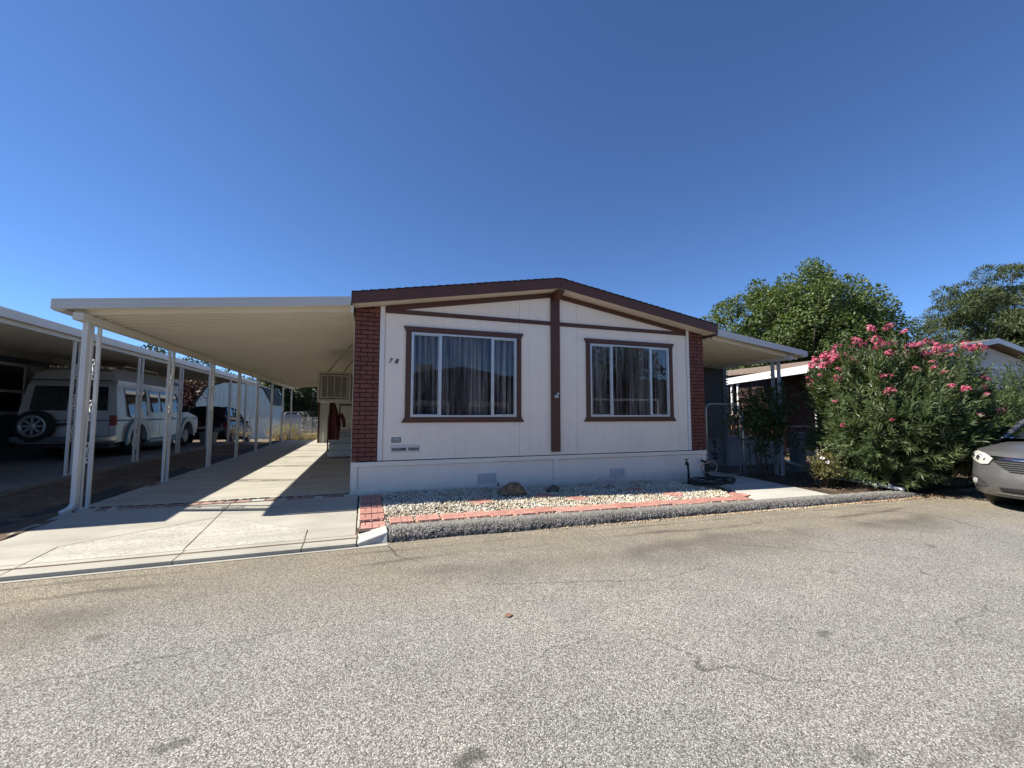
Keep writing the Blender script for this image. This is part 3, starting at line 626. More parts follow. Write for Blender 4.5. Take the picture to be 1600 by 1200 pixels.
strip(2.44,2.447,-.0135,-.0122,.06,.436); strip(1.22,1.224,-.0135,-.0122,.06,.436); strip(6.1,6.104,-.0135,-.0122,.06,.44)
for (x0, z0) in ((2.105, .045), (4.83, .02)):
    v = MB(); w = .38; v.box(x0, x0+w, -.022, -.0125, z0, z0+.215)
    vt = v.build('vent', M['skirt'], skirt, bevel=.002); s_ = MB()
    for k in range(3):
        a = x0+.02+k*.118; s_.box(a, a+.105, -.0235, -.0222, z0+.02, z0+.195, 1)
        for j in range(11): s_.hexa([(a+.004,-.034,z0+.024+j*.0155),(a+.101,-.034,z0+.024+j*.0155),(a+.101,-.024,z0+.031+j*.0155),(a+.004,-.024,z0+.031+j*.0155),(a+.004,-.034,z0+.026+j*.0155),(a+.101,-.034,z0+.026+j*.0155),(a+.101,-.024,z0+.033+j*.0155),(a+.004,-.024,z0+.033+j*.0155)], 0)
    s_.build('louvre', [M['whitetrim'], M['ventgrey']], vt)
MB().cyl((2.50,-.045,.0),(2.50,-.045,.07),.012,n=8).build('drain_cap', M['black'], skirt)
# windows
def window(x0, x1, z0, z1):        # casing outer size
    c = MB(); ch = .095; ja = .045
    a0, a1 = x0+ja, x1-ja
    c.box(a0, a0+.092, -.028, -.0005, z0+ch, z1-ch); c.box(a1-.092, a1, -.028, -.0005, z0+ch, z1-ch)
    c.hexa([(a0,-.034,z1-ch),(a1,-.034,z1-ch),(a1,-.0005,z1-ch),(a0,-.0005,z1-ch),(x0,-.034,z1),(x1,-.034,z1),(x1,-.0005,z1),(x0,-.0005,z1)])
    c.hexa([(x0-.012,-.034,z0),(x1+.012,-.034,z0),(x1+.012,-.0005,z0),(x0-.012,-.0005,z0),(a0,-.034,z0+ch),(a1,-.034,z0+ch),(a1,-.0005,z0+ch),(a0,-.0005,z0+ch)])
    wnd = c.build('window', M['brown'], home, bevel=.003)
    fx0, fx1, fz0, fz1 = a0+.093, a1-.093, z0+ch+.001, z1-ch-.001
    fr = MB(); t = .032
    fr.box(fx0, fx0+t, -.02, .05, fz0, fz1); fr.box(fx1-t, fx1, -.02, .05, fz0, fz1)
    fr.box(fx0+t, fx1-t, -.02, .05, fz0, fz0+t); fr.box(fx0+t, fx1-t, -.02, .05, fz1-t, fz1)
    w = fx1-fx0
    for q in (.262, .757): fr.box(fx0+w*q-.021, fx0+w*q+.021, -.012, .045, fz0+t, fz1-t)
    for q0, q1 in ((0,.262),(.757,1)):    # sliding sashes
        sa, sb = fx0+w*q0+(.024 if q0 else t+.001), fx0+w*q1-(.024 if q1 < 1 else t+.001)
        for (u0,u1,v0,v1) in ((sa,sa+.014,fz0+t,fz1-t),(sb-.014,sb,fz0+t,fz1-t),(sa+.014,sb-.014,fz0+t,fz0+t+.016),(sa+.014,sb-.014,fz1-t-.016,fz1-t)): fr.box(u0,u1,-.002,.028,v0,v1)
    fr.build('frame', M['alu'], wnd, bevel=.002)
    MB().box(fx0+t*.5, fx1-t*.5, .012, .016, fz0+t*.5, fz1-t*.5).build('pane', M['glass'], wnd)
    rg = random.Random(int(x0*100)); ph = [rg.uniform(0,6) for _ in range(6)]
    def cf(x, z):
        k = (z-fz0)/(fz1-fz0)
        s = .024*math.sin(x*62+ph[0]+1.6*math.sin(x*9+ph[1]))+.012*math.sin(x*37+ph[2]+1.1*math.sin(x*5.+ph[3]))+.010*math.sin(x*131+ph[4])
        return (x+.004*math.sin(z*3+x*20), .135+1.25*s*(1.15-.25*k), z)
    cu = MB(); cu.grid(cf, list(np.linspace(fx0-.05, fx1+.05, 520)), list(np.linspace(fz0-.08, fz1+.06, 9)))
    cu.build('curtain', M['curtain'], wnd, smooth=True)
window(.790, 3.003, 1.157, 2.826); window(4.300, 6.500, 1.157, 2.826)
# numbers, plates, outlet
def text(body, size, loc, mat, parent, name, rotz=0, shear=0, ext=.004, align='LEFT', bold=0):
    c = bpy.data.curves.new(name, 'FONT'); c.body = body; c.size = size; c.extrude = ext; c.shear = shear; c.offset = bold; c.align_x = align
    o = bpy.data.objects.new(name, c); COL.objects.link(o); dg = bpy.context.evaluated_depsgraph_get()
    me = bpy.data.meshes.new_from_object(o.evaluated_get(dg)); bpy.data.objects.remove(o)
    me.transform(Matrix.Translation(loc) @ Matrix.Rotation(rotz, 4, 'Z') @ Matrix.Rotation(PI/2, 4, 'X'))
    me.materials.clear(); me.materials.append(mat); r = bpy.data.objects.new(name, me); COL.objects.link(r); attach(r, parent); return r
text('7', .115, (.548,-.006,2.172), M['black'], home, 'house_number', shear=.25, ext=.006, bold=.0012)
text('8', .115, (.652,-.006,2.168), M['black'], home, 'house_number', shear=.25, ext=.006, bold=.0012)
M['sticker'] = pm('grey_sticker', (.42,.43,.44), .5, .3, 40); M['plate'] = pm('plate_paint', (.60,.57,.54), .6, .05, 10)
p1 = MB(); p1.box(.628,.780,-.006,-.001,.822,.912); s1 = p1.build('sticker', M['black'], home); MB().box(.641,.767,-.0075,-.0062,.833,.902).build('sticker_face', M['sticker'], s1)
ln = MB(); 
for (a,b,z) in ((.652,.685,.882),(.69,.70,.885),(.725,.752,.88),(.652,.70,.862),(.715,.74,.858),(.655,.75,.845)): ln.box(a,b,-.0082,-.0076,z,z+.008)
ln.build('sticker_print', M['black'], s1)
pl = MB().box(.615,1.098,-.007,-.001,.655,.782).build('decal_plate', M['plate'], home, bevel=.002)
for a, b in ((.636,.868),(.908,1.083)): MB().box(a,b,-.0085,-.0072,.686,.733).build('decal_tag', M['black'], pl)
for k, ch in enumerate('280011'): text(ch, .050, (.643+.0365*k,-.0088,.693), M['plate'], pl, 'decal_digit', ext=.0006)
for k, ch in enumerate('4500'): text(ch, .050, (.922+.038*k,-.0088,.693), M['plate'], pl, 'decal_digit', ext=.0006)
ot = MB(); ot.box(3.63,3.70,-.085,-.0465,1.615,1.675); ot.cyl((3.69,-.07,1.68),(3.70,-.075,1.72),.022,.026,10); ot.build('outlet', M['sticker'], home, bevel=.004)

# ------------------------------------------------------------------ ribbed metal roofs
def rib_roof(x0, z0, x1, z1, y0, y1, pitch, h=-.06, gap=.05):
    pr = []; y = y0
    while y < y1-1e-6:
        pr += [(y, 0), (y+pitch-gap, 0), (y+pitch-gap*.8, h), (y+pitch-gap*.2, h)]; y += pitch
    pr.append((y, 0)); mb = MB(); n = len(pr)
    vs = [(x0, y, z0+d) for y, d in pr] + [(x1, y, z1+d) for y, d in pr]
    mb.add(vs, [(i, i+1, n+i+1, n+i) for i in range(n-1)]); return mb
def scroll(mb, y0, y1, z0, z1, x):
    """S-scroll of flat bar between two legs (in the y/z plane)"""
    yc = (y0+y1)/2; w = (y1-y0)/2*.92; zc = (z0+z1)/2; h = (z1-z0)/2; pts = []
    R0 = h*.30
    for k in range(15):           # upper curl, wound inward to outward
        a = PI*.1 + k/14*PI*1.55; r = R0*(.35+.65*k/14); pts.append((x, yc - r*math.cos(a)*.9*(w/R0 if w < R0 else 1), zc+h-R0+r*math.sin(a)*1.0))
    up = pts; lo = [(x, 2*yc-p[1], 2*zc-p[2]) for p in reversed(up)]
    mb.tube(up+lo, .0125, 6)
def make_post(h, gap=.18, leg=.042, nscroll=3, mat='whitemetal'):
    t = thing('carport_post', 'white metal carport post', 'post')
    for s in (-1, 1): MB().box(-leg/2, leg/2, s*gap/2-leg/2, s*gap/2+leg/2, -.12, h).build('leg', M[mat], t, bevel=.004)
    zs = [h*.30, h*.53, h*.755][:nscroll]
    for z in zs:
        sm = MB(); scroll(sm, -gap/2+leg/2, gap/2-leg/2, z-.16, z+.16, 0); sm.build('scroll', M[mat], t, smooth=True)
    bp_ = MB(); bp_.box(-.035,.035,-gap/2-.03,gap/2+.03,-.01,.006); bp_.build('base_plate', M[mat], t)
    return t
# carport roof
cp = thing('carport_roof', 'white ribbed metal carport roof over the driveway beside the home', 'carport', (-1.8, 0, 2.7))
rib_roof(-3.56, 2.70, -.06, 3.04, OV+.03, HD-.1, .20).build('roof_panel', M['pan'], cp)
MB().hexa([(-3.6,OV+.05,2.765),(-.06,OV+.05,3.115),(-.06,HD,3.115),(-3.6,HD,2.765),(-3.6,OV+.05,2.775),(-.06,OV+.05,3.125),(-.06,HD,3.125),(-3.6,HD,2.775)]).build('roof_sheet', M['pan'], cp)
fs = MB(); za, zb_ = 2.672, 3.035
fs.hexa([(-3.70,OV-.012,za),(-.06,OV-.012,zb_),(-.06,OV+.02,zb_),(-3.70,OV+.02,za),(-3.70,OV-.012,za+.135),(-.06,OV-.012,zb_+.145),(-.06,OV+.02,zb_+.145),(-3.70,OV+.02,za+.135)])
for q in (.035, .095): fs.hexa([(-3.70,OV-.016,za+q),(-.06,OV-.016,zb_+q),(-.06,OV-.0121,zb_+q),(-3.70,OV-.0121,za+q),(-3.70,OV-.016,za+q+.007),(-.06,OV-.016,zb_+q+.007),(-.06,OV-.0121,zb_+q+.007),(-3.70,OV-.0121,za+q+.007)])
fs.build('front_fascia', M['gutter'], cp, bevel=.002)
MB().box(-3.70,-3.575,OV+.021,HD,2.66,2.80).build('gutter', M['gutter'], cp, bevel=.004)
MB().box(-3.50,-3.385,OV+.04,HD-.1,2.555,2.655).build('beam', M['pan'], cp, bevel=.004)
MB().box(-.06,-.02,OV+.05,HD-.1,2.93,3.05).build('wall_ledger', M['pan'], cp)
ds = MB(); ds.tube([(-3.62,.02,2.66),(-3.60,.02,2.58),(-3.475,.02,2.50),(-3.475,.02,2.3)], .045, 8)
ds = MB(); P_ = [(-3.445,-.07,2.60),(-3.445,-.07,.10),(-3.47,-.10,.03),(-3.52,-.19,-.01)]
for a, b in zip(P_[:-1], P_[1:]): ds.bar(a, b, .085, .06, up=(1,0,0))
ds.build('downspout', M['whitemetal'], cp, bevel=.006)
post = make_post(2.556)
px_ = -3.43; nlab = ['front white scroll-iron post of the near carport, beside the downspout','second scroll-iron post of the near carport from the street','third scroll-iron post of the near carport from the street','fourth scroll-iron post of the near carport from the street','fifth scroll-iron post of the near carport from the street','sixth scroll-iron post of the near carport from the street','seventh scroll-iron post of the near carport from the street','last scroll-iron post of the near carport, by the dry weeds']
for i in range(8):
    o = post if i == 0 else dup(post); o.location = (px_, .21+i*2.35-(.11 if i == 0 else 0), -.005); o['label'] = nlab[i]; o['group'] = 'posts of the near carport'
npost = ['first pale post of the neighbour carport, seen left of the big front post','second pale post of the neighbour carport in front of the white van','third pale post of the neighbour carport near the front of the van','fourth pale post of the neighbour carport behind the van','fifth pale post of the neighbour carport beside the dark car','last pale post of the neighbour carport in front of the barn shed']
for i in range(6):
    o = dup(post); yy = 3.09+i*2.45; o.location = (-5.15, yy, .13 if yy < 13.2 else .126-.067*(yy-13.2)); o.scale = (1,1,1.03 if yy < 13 else 1.06+.03*(yy-13)); o['label'] = npost[i]; o['group'] = 'posts of the neighbour carport'
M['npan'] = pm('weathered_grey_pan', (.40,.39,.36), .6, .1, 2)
# neighbour carport roof (left)
nc = thing('carport_roof', 'long grey-white carport roof of the neighbouring home at the left edge', 'carport', (-6.8, 0, 2.8))
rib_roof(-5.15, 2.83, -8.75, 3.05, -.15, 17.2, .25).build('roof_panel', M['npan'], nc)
MB().box(-5.06,-5.0,-.2,17.3,2.77,2.915).build('fascia', M['gutter'], nc, bevel=.004)
MB().hexa([(-8.75,-.2,3.0),(-5.06,-.2,2.78),(-5.06,-.16,2.78),(-8.75,-.16,3.0),(-8.75,-.2,3.14),(-5.06,-.2,2.915),(-5.06,-.16,2.915),(-8.75,-.16,3.14)]).build('front_fascia', M['gutter'], nc)
MB().hexa([(-8.75,-.15,3.08),(-5.06,-.15,2.87),(-5.06,17.3,2.87),(-8.75,17.3,3.08),(-8.75,-.15,3.10),(-5.06,-.15,2.89),(-5.06,17.3,2.89),(-8.75,17.3,3.10)]).build('roof_sheet', M['gutter'], nc)
MB().box(-5.20,-5.10,-.1,17.1,2.70,2.795).build('beam', M['gutter'], nc)
# neighbour home (left)
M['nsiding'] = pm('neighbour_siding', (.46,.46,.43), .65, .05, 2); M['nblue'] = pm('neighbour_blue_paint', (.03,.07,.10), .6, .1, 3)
nh = thing('mobile_home', 'pale neighbouring mobile home with blue lower wall behind the van', 'house', (-11, 8, 0))
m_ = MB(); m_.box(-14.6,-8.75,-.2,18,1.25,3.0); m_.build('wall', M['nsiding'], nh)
MB().box(-14.55,-8.76,-.15,17.9,-.2,1.249).build('lower_wall', M['nblue'], nh)
bt = MB()
for k in range(44): bt.box(-8.75,-8.738,-.1+.41*k,-.08+.41*k,1.26,2.98)
bt.build('wall_batten', M['nsiding'], nh)
m_ = MB()
for xa, xb, za, zb_ in ((-15,-11.7,3.05,3.65),(-11.7,-8.4,3.65,3.05)): m_.hexa([(xa,-.5,za),(xb,-.5,zb_),(xb,18.3,zb_),(xa,18.3,za),(xa,-.5,za+.1),(xb,-.5,zb_+.1),(xb,18.3,zb_+.1),(xa,18.3,za+.1)])
m_.build('roof', M['shingle'], nh)
MB().box(-8.745,-8.70,-.1,17.9,2.66,2.80).build('wall_band', M['nblue'], nh)
for (y0,y1,z0,z1) in ((5.9,7.95,1.30,2.62),(8.3,8.75,1.5,2.5),(10.0,10.8,2.15,2.52),(13.2,14.2,2.1,2.5),(16,16.8,2.1,2.5)):
    w = MB(); t = .05
    w.box(-8.745,-8.70,y0,y0+t,z0,z1); w.box(-8.745,-8.70,y1-t,y1,z0,z1); w.box(-8.745,-8.70,y0+t,y1-t,z0,z0+t); w.box(-8.745,-8.70,y0+t,y1-t,z1-t,z1)
    if y0 < 6: w.box(-8.745,-8.70,y0+t,y1-t,1.86,1.93)
    o = w.build('window', M['whitetrim'], nh); MB().box(-8.745,-8.725,y0+t,y1-t,z0+t,z1-t).build('pane', M['dglass'], o)
# ------------------------------------------------------------------ patio awning (right)
aw = thing('patio_awning', 'ribbed metal patio awning sloping down from the right side of the home', 'awning', (8.7, 0, 2.8))
def za_(x): return 3.02 - .131*(x-7.4)
rib_roof(7.42, za_(7.42), 10.02, za_(10.02), OV+.03, 9.5, .166).build('roof_panel', M['pan'], aw)
MB().hexa([(7.42,OV+.05,za_(7.42)+.08),(10.06,OV+.05,za_(10.06)+.08),(10.06,9.5,za_(10.06)+.08),(7.42,9.5,za_(7.42)+.08),(7.42,OV+.05,za_(7.42)+.09),(10.06,OV+.05,za_(10.06)+.09),(10.06,9.5,za_(10.06)+.09),(7.42,9.5,za_(7.42)+.09)]).build('roof_sheet', M['pan'], aw)
f2 = MB(); a, b = 7.43, 10.15; za, zb_ = za_(a)-.005, za_(b)+.02
f2.hexa([(a,OV-.01,za),(b,OV-.01,zb_),(b,OV+.02,zb_),(a,OV+.02,za),(a,OV-.01,za+.15),(b,OV-.01,zb_+.13),(b,OV+.02,zb_+.13),(a,OV+.02,za+.15)])
f2.build('front_fascia', M['gutter'], aw, bevel=.003)
MB().box(10.07,10.15,OV+.021,9.5,za_(10.1)+.005,za_(10.1)+.13).build('gutter', M['gutter'], aw, bevel=.004)
MB().box(9.66,9.76,OV+.06,9.4,2.60,2.69).build('beam', M['gutter'], aw, bevel=.004)
apost = make_post(2.556, gap=.16, leg=.055, nscroll=0, mat='greypost')
for i, lab in enumerate(('grey awning post rising out of the climbing vine', 'grey awning post farther back behind the brown slatted screen')):
    o = apost if i == 0 else dup(apost); o.location = (9.71, .16+i*2.6, -.16); o.scale = (1.3,1,2.76/2.556); o['label'] = lab; o['group'] = 'awning posts'; o['category'] = 'post'; o.name = 'awning_post'
# ------------------------------------------------------------------ things by the home
M['cooler'] = pm('cooler_tan_paint', (.34,.29,.22), .55, .1, 4, dirt=.25, dcol=(.16,.12,.09)); M['coolerd'] = pm('cooler_pad_brown', (.13,.095,.065), .85, .25, 30, .3, 80)
ec = thing('evaporative_cooler', 'tan boxy evaporative cooler hung on the side wall under the carport roof', 'cooler', (-.5, 4.3, 1.65))
c = MB(); X0, X1, Y0, Y1, Z0, Z1 = -.945, -.17, 4.0, 4.8, 1.60, 2.36
c.box(X0, X1, Y0, Y1, Z0, Z0+.07); c.box(X0, X1, Y0, Y1, Z1-.05, Z1)
for x in (X0, X1-.05):
    for y in (Y0, Y1-.05): c.box(x, x+.05, y, y+.05, Z0+.07, Z1-.05)
c.build('casing', M['cooler'], ec, bevel=.006)
MB().box(X0+.03,X1-.03,Y0+.03,Y1-.03,Z0+.07,Z1-.05).build('pad', M['coolerd'], ec)
g = MB(); a0,a1,b0,b1 = X0+.07, X1-.07, Z0+.10, Z1-.08
g.box(a0,a1,Y0+.004,Y0+.03,b0,b0+.03); g.box(a0,a1,Y0+.004,Y0+.03,b1-.03,b1); g.box(a0,a0+.03,Y0+.004,Y0+.03,b0+.03,b1-.03); g.box(a1-.03,a1,Y0+.004,Y0+.03,b0+.03,b1-.03)
for k in range(22): z = b0+.045+k*(b1-b0-.09)/21; g.hexa([(a0+.03,Y0+.010,z),(a1-.03,Y0+.010,z),(a1-.03,Y0+.026,z+.008),(a0+.03,Y0+.026,z+.008),(a0+.03,Y0+.010,z+.004),(a1-.03,Y0+.010,z+.004),(a1-.03,Y0+.026,z+.012),(a0+.03,Y0+.026,z+.012)])
for q in (.25,.5,.75): x = a0+(a1-a0)*q; g.box(x-.008,x+.008,Y0+.006,Y0+.028,b0+.03,b1-.03)
g.build('louvred_front', M['cooler'], ec)
MB().box(-.62,-.52,Y0-.008,Y0+.003,Z0+.085,Z0+.098).build('latch', M['black'], ec)
m_ = MB(); m_.bar((-.15,3.2,2.93),(-.75,4.3,2.37),.03,.03); m_.bar((-.02,4.4,2.9),(-.4,4.5,2.37),.03,.03); m_.box(-.17,-.01,4.15,4.65,1.75,2.25); m_.build('bracket', M['cooler'], ec)
# steps
M['stepw'] = pm('step_grey_white_paint', (.50,.50,.48), .7, .08, 6, .15, 60, dirt=.2, dcol=(.25,.22,.18))
stp = thing('porch_steps', 'grey-white boxed steps up to the side door behind the brick corner', 'steps', (-.5, 6.1, 0))
for k in range(4):
    y = 6.1+k*.27; z = .19*(k+1); MB().box(-.83+.02*k,-.09,y+.025,y+.05,z-.19 if k else .035,z-.04).build('riser', M['stepw'], stp)
    MB().box(-.85+.02*k,-.09,y-.03,y+.295,z-.038,z).build('tread', M['stepw'], stp, bevel=.005)
m_ = MB(); m_.box(-.84,-.82,6.13,8.6,.03,.18)
for k in range(3): m_.box(-.83,-.81,6.13+.27*(k+1),8.6,.19*(k+1)-.01,.19*(k+2)-.03)
m_.box(-.86,-.09,7.18,8.6,.73,.765); m_.build('landing', M['stepw'], stp)
hr = MB()
for (x,y0,y1) in ((-.84,6.16,8.4),):
    hr.tube([(x,y0,.05),(x,y0,1.12),(x,y0+.05,1.18),(x,7.2,1.70),(x,8.4,1.70),(x,8.5,1.6),(x,8.5,.76)], .02, 8)
    for k in range(5): hr.cyl((x,7.2+.28*k,.76),(x,7.2+.28*k,1.69),.012,n=6)
    hr.tube([(x,6.16,.62),(x,7.2,1.22),(x,8.5,1.22)], .012, 6)
hr.build('handrail', M['black'], stp)
M['redcloth'] = pm('dark_red_cloth', (.075,.014,.012), .95, .25, 8, .3, 120)
rc = MB()
def clf(u, v):       # garment draped over the top of the rail post: shoulders at the top, widening folds below, one sleeve hanging out
    z = 1.78-1.24*v; w = .07+.36*min(1, v*1.2)**.8; x = -.85+.06+(u-.12)*w; sl = max(0, u-.75)/.25
    y = 6.02-.05*math.sin(u*11+1)*(.3+v)-.10*math.sin(u*PI)*(1-.4*v)+.03*math.sin(u*23+v*4)
    if v > .62: x -= sl*.16*(v-.62)/.38; z += sl*.18*(v-.62)/.38
    return (x, y, z)
for s in (0, 1):
    rc.grid(lambda u,v: tuple(Vector(clf(u,v))+Vector((0,.16*s*math.sin(max(.02,min(.98,u))*PI)+.012*s,0))), list(np.linspace(0,1,30)), list(np.linspace(0,1,18)))
rc.tube([(-.50,5.99,1.30),(-.42,5.98,1.14),(-.39,5.99,.98),(-.40,6.0,.90)], [.06,.062,.052,.045], 10)
tag(rc.build('draped_jacket', M['redcloth'], smooth=True), 'dark red jacket hung over the handrail post at the foot of the steps', 'jacket')
# storage room at the end of the carport
st = thing('storage_shed', 'white storage shed with brown edges at the far end of the carport behind the steps', 'shed', (-1, 13.6, 0))
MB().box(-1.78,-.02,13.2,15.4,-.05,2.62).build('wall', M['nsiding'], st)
e = MB(); e.box(-1.82,-1.74,13.16,13.2,-.05,2.6); e.box(-.95,-.89,13.165,13.2,.02,1.72); e.box(-.89,-.05,13.165,13.2,1.66,1.72); e.build('trim', M['brown'], st)
MB().box(-.88,-.10,13.17,13.2,.02,1.655).build('door', M['nsiding'], st)
gr = MB()
for x0 in (-1.55,-.62): gr.tube([(x0,12.9,-.02),(x0,12.9,.92),(x0+.05,12.9,.98),(x0+.35,12.9,.98),(x0+.4,12.9,.92),(x0+.4,12.9,-.02)], .018, 6)
tag(gr.build('metal_rail', M['whitemetal']), 'pair of pale hooped metal rails in front of the white storage shed', 'rail')
# ------------------------------------------------------------------ chain link
def chain(mb, P, Q, z0, z1, pitch=.075, r=.0016):
    """woven diagonal wires between P and Q (xy points) from z0 to z1"""
    P = Vector((P[0],P[1],0)); Q = Vector((Q[0],Q[1],0)); w = (Q-P).length; d = (Q-P)/w; h = z1-z0
    nrm = Vector((-d.y,d.x,0))
    for s in (1, -1):
        k = -h
        while k < w:
            a, b = max(0,k), min(w,k+h)
            if b-a > .02:
                za, zb = (a-k, b-k) if s > 0 else (h-(a-k), h-(b-k))
                mb.tube([P+d*a+Vector((0,0,z0+za))+nrm*.002*s, P+d*b+Vector((0,0,z0+zb))+nrm*.002*s], r, 3, cap=False)
            k += pitch
    return mb
gt = thing('chain_link_gate', 'round-cornered galvanised chain-link gate across the side walk at the brick corner', 'gate', (7.9, .05, -.1))
g0, g1, zt = 7.40, 8.36, 1.54
fm = MB(); pts = [(g0,.05,-.06),(g0,.05,zt-.14)]+[(g0+.14-.14*math.cos(a),.05,zt-.14+.14*math.sin(a)) for a in np.linspace(.2,PI/2,5)]+[(g1-.14+.14*math.sin(a),.05,zt-.14+.14*math.cos(a)) for a in np.linspace(0,PI/2-.2,5)]+[(g1,.05,zt-.14),(g1,.05,-.06)]
fm.tube(pts, .019, 8); fm.tube([(g0,.05,-.05),(g1,.05,-.05)], .017, 8); fm.build('frame', M['steel'], gt, smooth=True)
chain(MB(), (g0+.01,.05), (g1-.01,.05), -.05, zt-.02).build('mesh', M['steel'], gt)
h_ = MB(); 
for z in (.35, 1.05): h_.cyl((g0-.01,.05,z-.03),(g0-.01,.05,z+.03),.03,n=10); h_.bar((g0-.09,.05,z),(g0,.05,z),.02,.03)
h_.build('hinge', M['steel'], gt)
l_ = MB(); l_.bar((g1-.02,.03,.25),(g1+.10,.03,.25),.025,.03); l_.bar((g1-.02,.03,.62),(g1+.08,.03,.62),.025,.03); l_.build('latch', M['steel'], gt)
MB().tube([(8.47,.05,-.2),(8.45,.05,1.36),(8.45,.05,1.38)], [.03,.03,.012], 10).build('gate_post', M['steel'], gt, smooth=True)
rf = thing('chain_link_fence', 'chain-link fence with the vine on it between the gate post and the oleander', 'fence', (9.2, .1, -.1))
MB().tube([(8.5,.06,1.0),(10.9,.12,1.0)], .018, 8).build('rail', M['steel'], rf); chain(MB(), (8.5,.06), (10.9,.12), -.1, 1.0).build('mesh', M['steel'], rf)
MB().tube([(10.9,.12,-.2),(10.9,.12,1.05)], .028, 8).build('fence_post', M['steel'], rf)
# hoses
M['hose'] = pm('black_hose', (.014,.015,.014), .4, .2, 20); M['hoset'] = pm('tan_hose', (.40,.25,.17), .5, .12, 20)
hc = MB(); pts = []
for k in range(150):
    a = k/150*2*PI*3.2; r = .36+.018*math.sin(k*.37)+.022*(k/150*3.2); pts.append((6.83+r*1.22*math.cos(a), -.62+r*.80*math.sin(a), zg(6.8)+.018+.024*(k/150*3.2)+.008*math.sin(k*.9)))
pts += [(6.9+.55,-.45,zg(7)+.05),(7.2,-.30,-.05),(7.16,-.2,-.02)]
hc.tube(pts, .0135, 7); tag(hc.build('garden_hose', M['hose'], smooth=True), 'black garden hose lying in a flat coil on the gravel by the walk', 'hose')
spg = thing('standpipe', 'short black standpipe with a tap rising from the gravel near the hose coil', 'tap', (6.55,-.30,zg(6.5)))
MB().tube([(6.57,-.28,-.14),(6.57,-.28,.12),(6.55,-.29,.24)], .022, 8).build('pipe', M['black'], spg, smooth=True)
t_ = MB(); t_.tube([(6.55,-.29,.24),(6.53,-.30,.30),(6.47,-.34,.315),(6.42,-.37,.28)], [.024,.026,.024,.018], 8); t_.cyl((6.50,-.31,.33),(6.50,-.31,.37),.012,n=6); t_.bar((6.46,-.31,.375),(6.54,-.31,.375),.02,.014); t_.build('tap', M['black'], spg, smooth=True)
hb = thing('hose_bib', 'black wall tap with a hanger at the right end of the skirting', 'tap', (7.17,-.05,.28))
b_ = MB(); b_.cyl((7.20,-.04,.275),(7.20,-.13,.275),.018,n=8); b_.tube([(7.20,-.12,.275),(7.10,-.15,.295),(7.03,-.15,.315)], [.02,.026,.022], 8); b_.build('tap_body', M['black'], hb, smooth=True)
b_ = MB(); b_.box(7.22,7.30,-.10,-.04,-.05,.26); b_.build('hanger', M['hose'], hb, bevel=.006)
pts = [(7.20+.20*math.cos(a)+(.04 if math.cos(a)>0 else 0), -.17-.01*math.sin(a*2), .155+.115*math.sin(a)*(1.25 if math.cos(a)>0 else .9)) for a in np.linspace(0,2*PI*2.05,70)]
tag(MB().tube(pts, .012, 7).build('garden_hose', M['hoset'], smooth=True), 'loop of tan hose hanging at the white skirting corner by the gate', 'hose')
wp = MB().tube([(10.1,-.55,-.07),(9.98,-1.2,-.085),(9.85,-1.8,-.09),(9.76,-2.28,-.095)], .034, 10); wp.cyl((9.80,-2.05,-.09),(9.80,-2.05,-.03),.028,n=8); wp.cyl((9.90,-1.6,-.088),(9.885,-1.66,-.088),.045,n=10)
tag(wp.build('plastic_pipe', M['whitetrim'], smooth=True), 'white plastic pipe lying on the bed soil under the oleander', 'pipe')
wp = MB().tube([(9.55,.35,.33),(10.0,.0,.10),(10.5,-.5,-.05)], .035, 8)
tag(wp.build('plastic_pipe', M['steel'], smooth=True), 'grey pipe slanting down to the soil behind the rose bush', 'pipe')
# pedestal, lantern on a hook, screen, low wall
M['pedestal'] = pm('utility_grey_green', (.16,.18,.18), .6, .1, 6)
pd_ = thing('utility_pedestal', 'grey metal utility pedestal half hidden behind the rose bush', 'utility box', (10.9,.6,-.1))
MB().box(10.75,11.05,.45,.70,-.2,.80).build('case', M['pedestal'], pd_, bevel=.012); MB().box(10.735,11.065,.435,.715,.80,.83).build('lid', M['pedestal'], pd_, bevel=.008)
MB().box(10.88,10.93,.435,.449,.3,.42).build('handle', M['black'], pd_)
lt = thing('garden_lantern', 'small dark lantern ornament on a thin stake behind the gate', 'lantern', (8.3,.8,-.1))
MB().cyl((8.42,.85,-.12),(8.42,.85,.62),.008,n=6).build('stake', M['black'], lt)
b_ = MB(); b_.lathe([(.02,.62),(.055,.63),(.055,.645),(.045,.66),(.05,.74),(.075,.76),(.03,.82),(.008,.86)], (8.42,.85,-.15), (0,0,1), 8); b_.lathe([(.07,.40),(.085,.44),(.07,.48)], (8.42,.85,-.12),(0,0,1),8); b_.lathe([(.01,.30),(.06,.32),(.07,.36),(.01,.38)], (8.42,.85,-.12),(0,0,1),8); b_.build('lamp_body', M['black'], lt)
M['slat'] = pm('dark_brown_slats', (.075,.06,.048), .7, .15, 5)
sc_ = thing('slat_screen', 'dark brown horizontal-slat screen standing under the patio awning', 'screen', (9.6,2.1,.6))
b_ = MB()
for k in range(24): z = .62+k*.083; b_.hexa([(8.65,2.02,z),(9.95,2.02,z),(9.95,2.035,z+.004),(8.65,2.035,z+.004),(8.65,2.04,z+.094),(9.95,2.04,z+.094),(9.95,2.055,z+.098),(8.65,2.055,z+.098)])
b_.build('slats', M['slat'], sc_)
for x in (8.6,9.96): MB().box(x,x+.11,2.0,2.09,-.15,2.70).build('post', M['pedestal'], sc_, bevel=.004)
e = MB()
for k in range(26): e.cyl((10.07,1.99,.7+k*.075),(10.07,1.955,.7+k*.075),.022,n=6)
e.build('scalloped_edge', M['steel'], sc_)
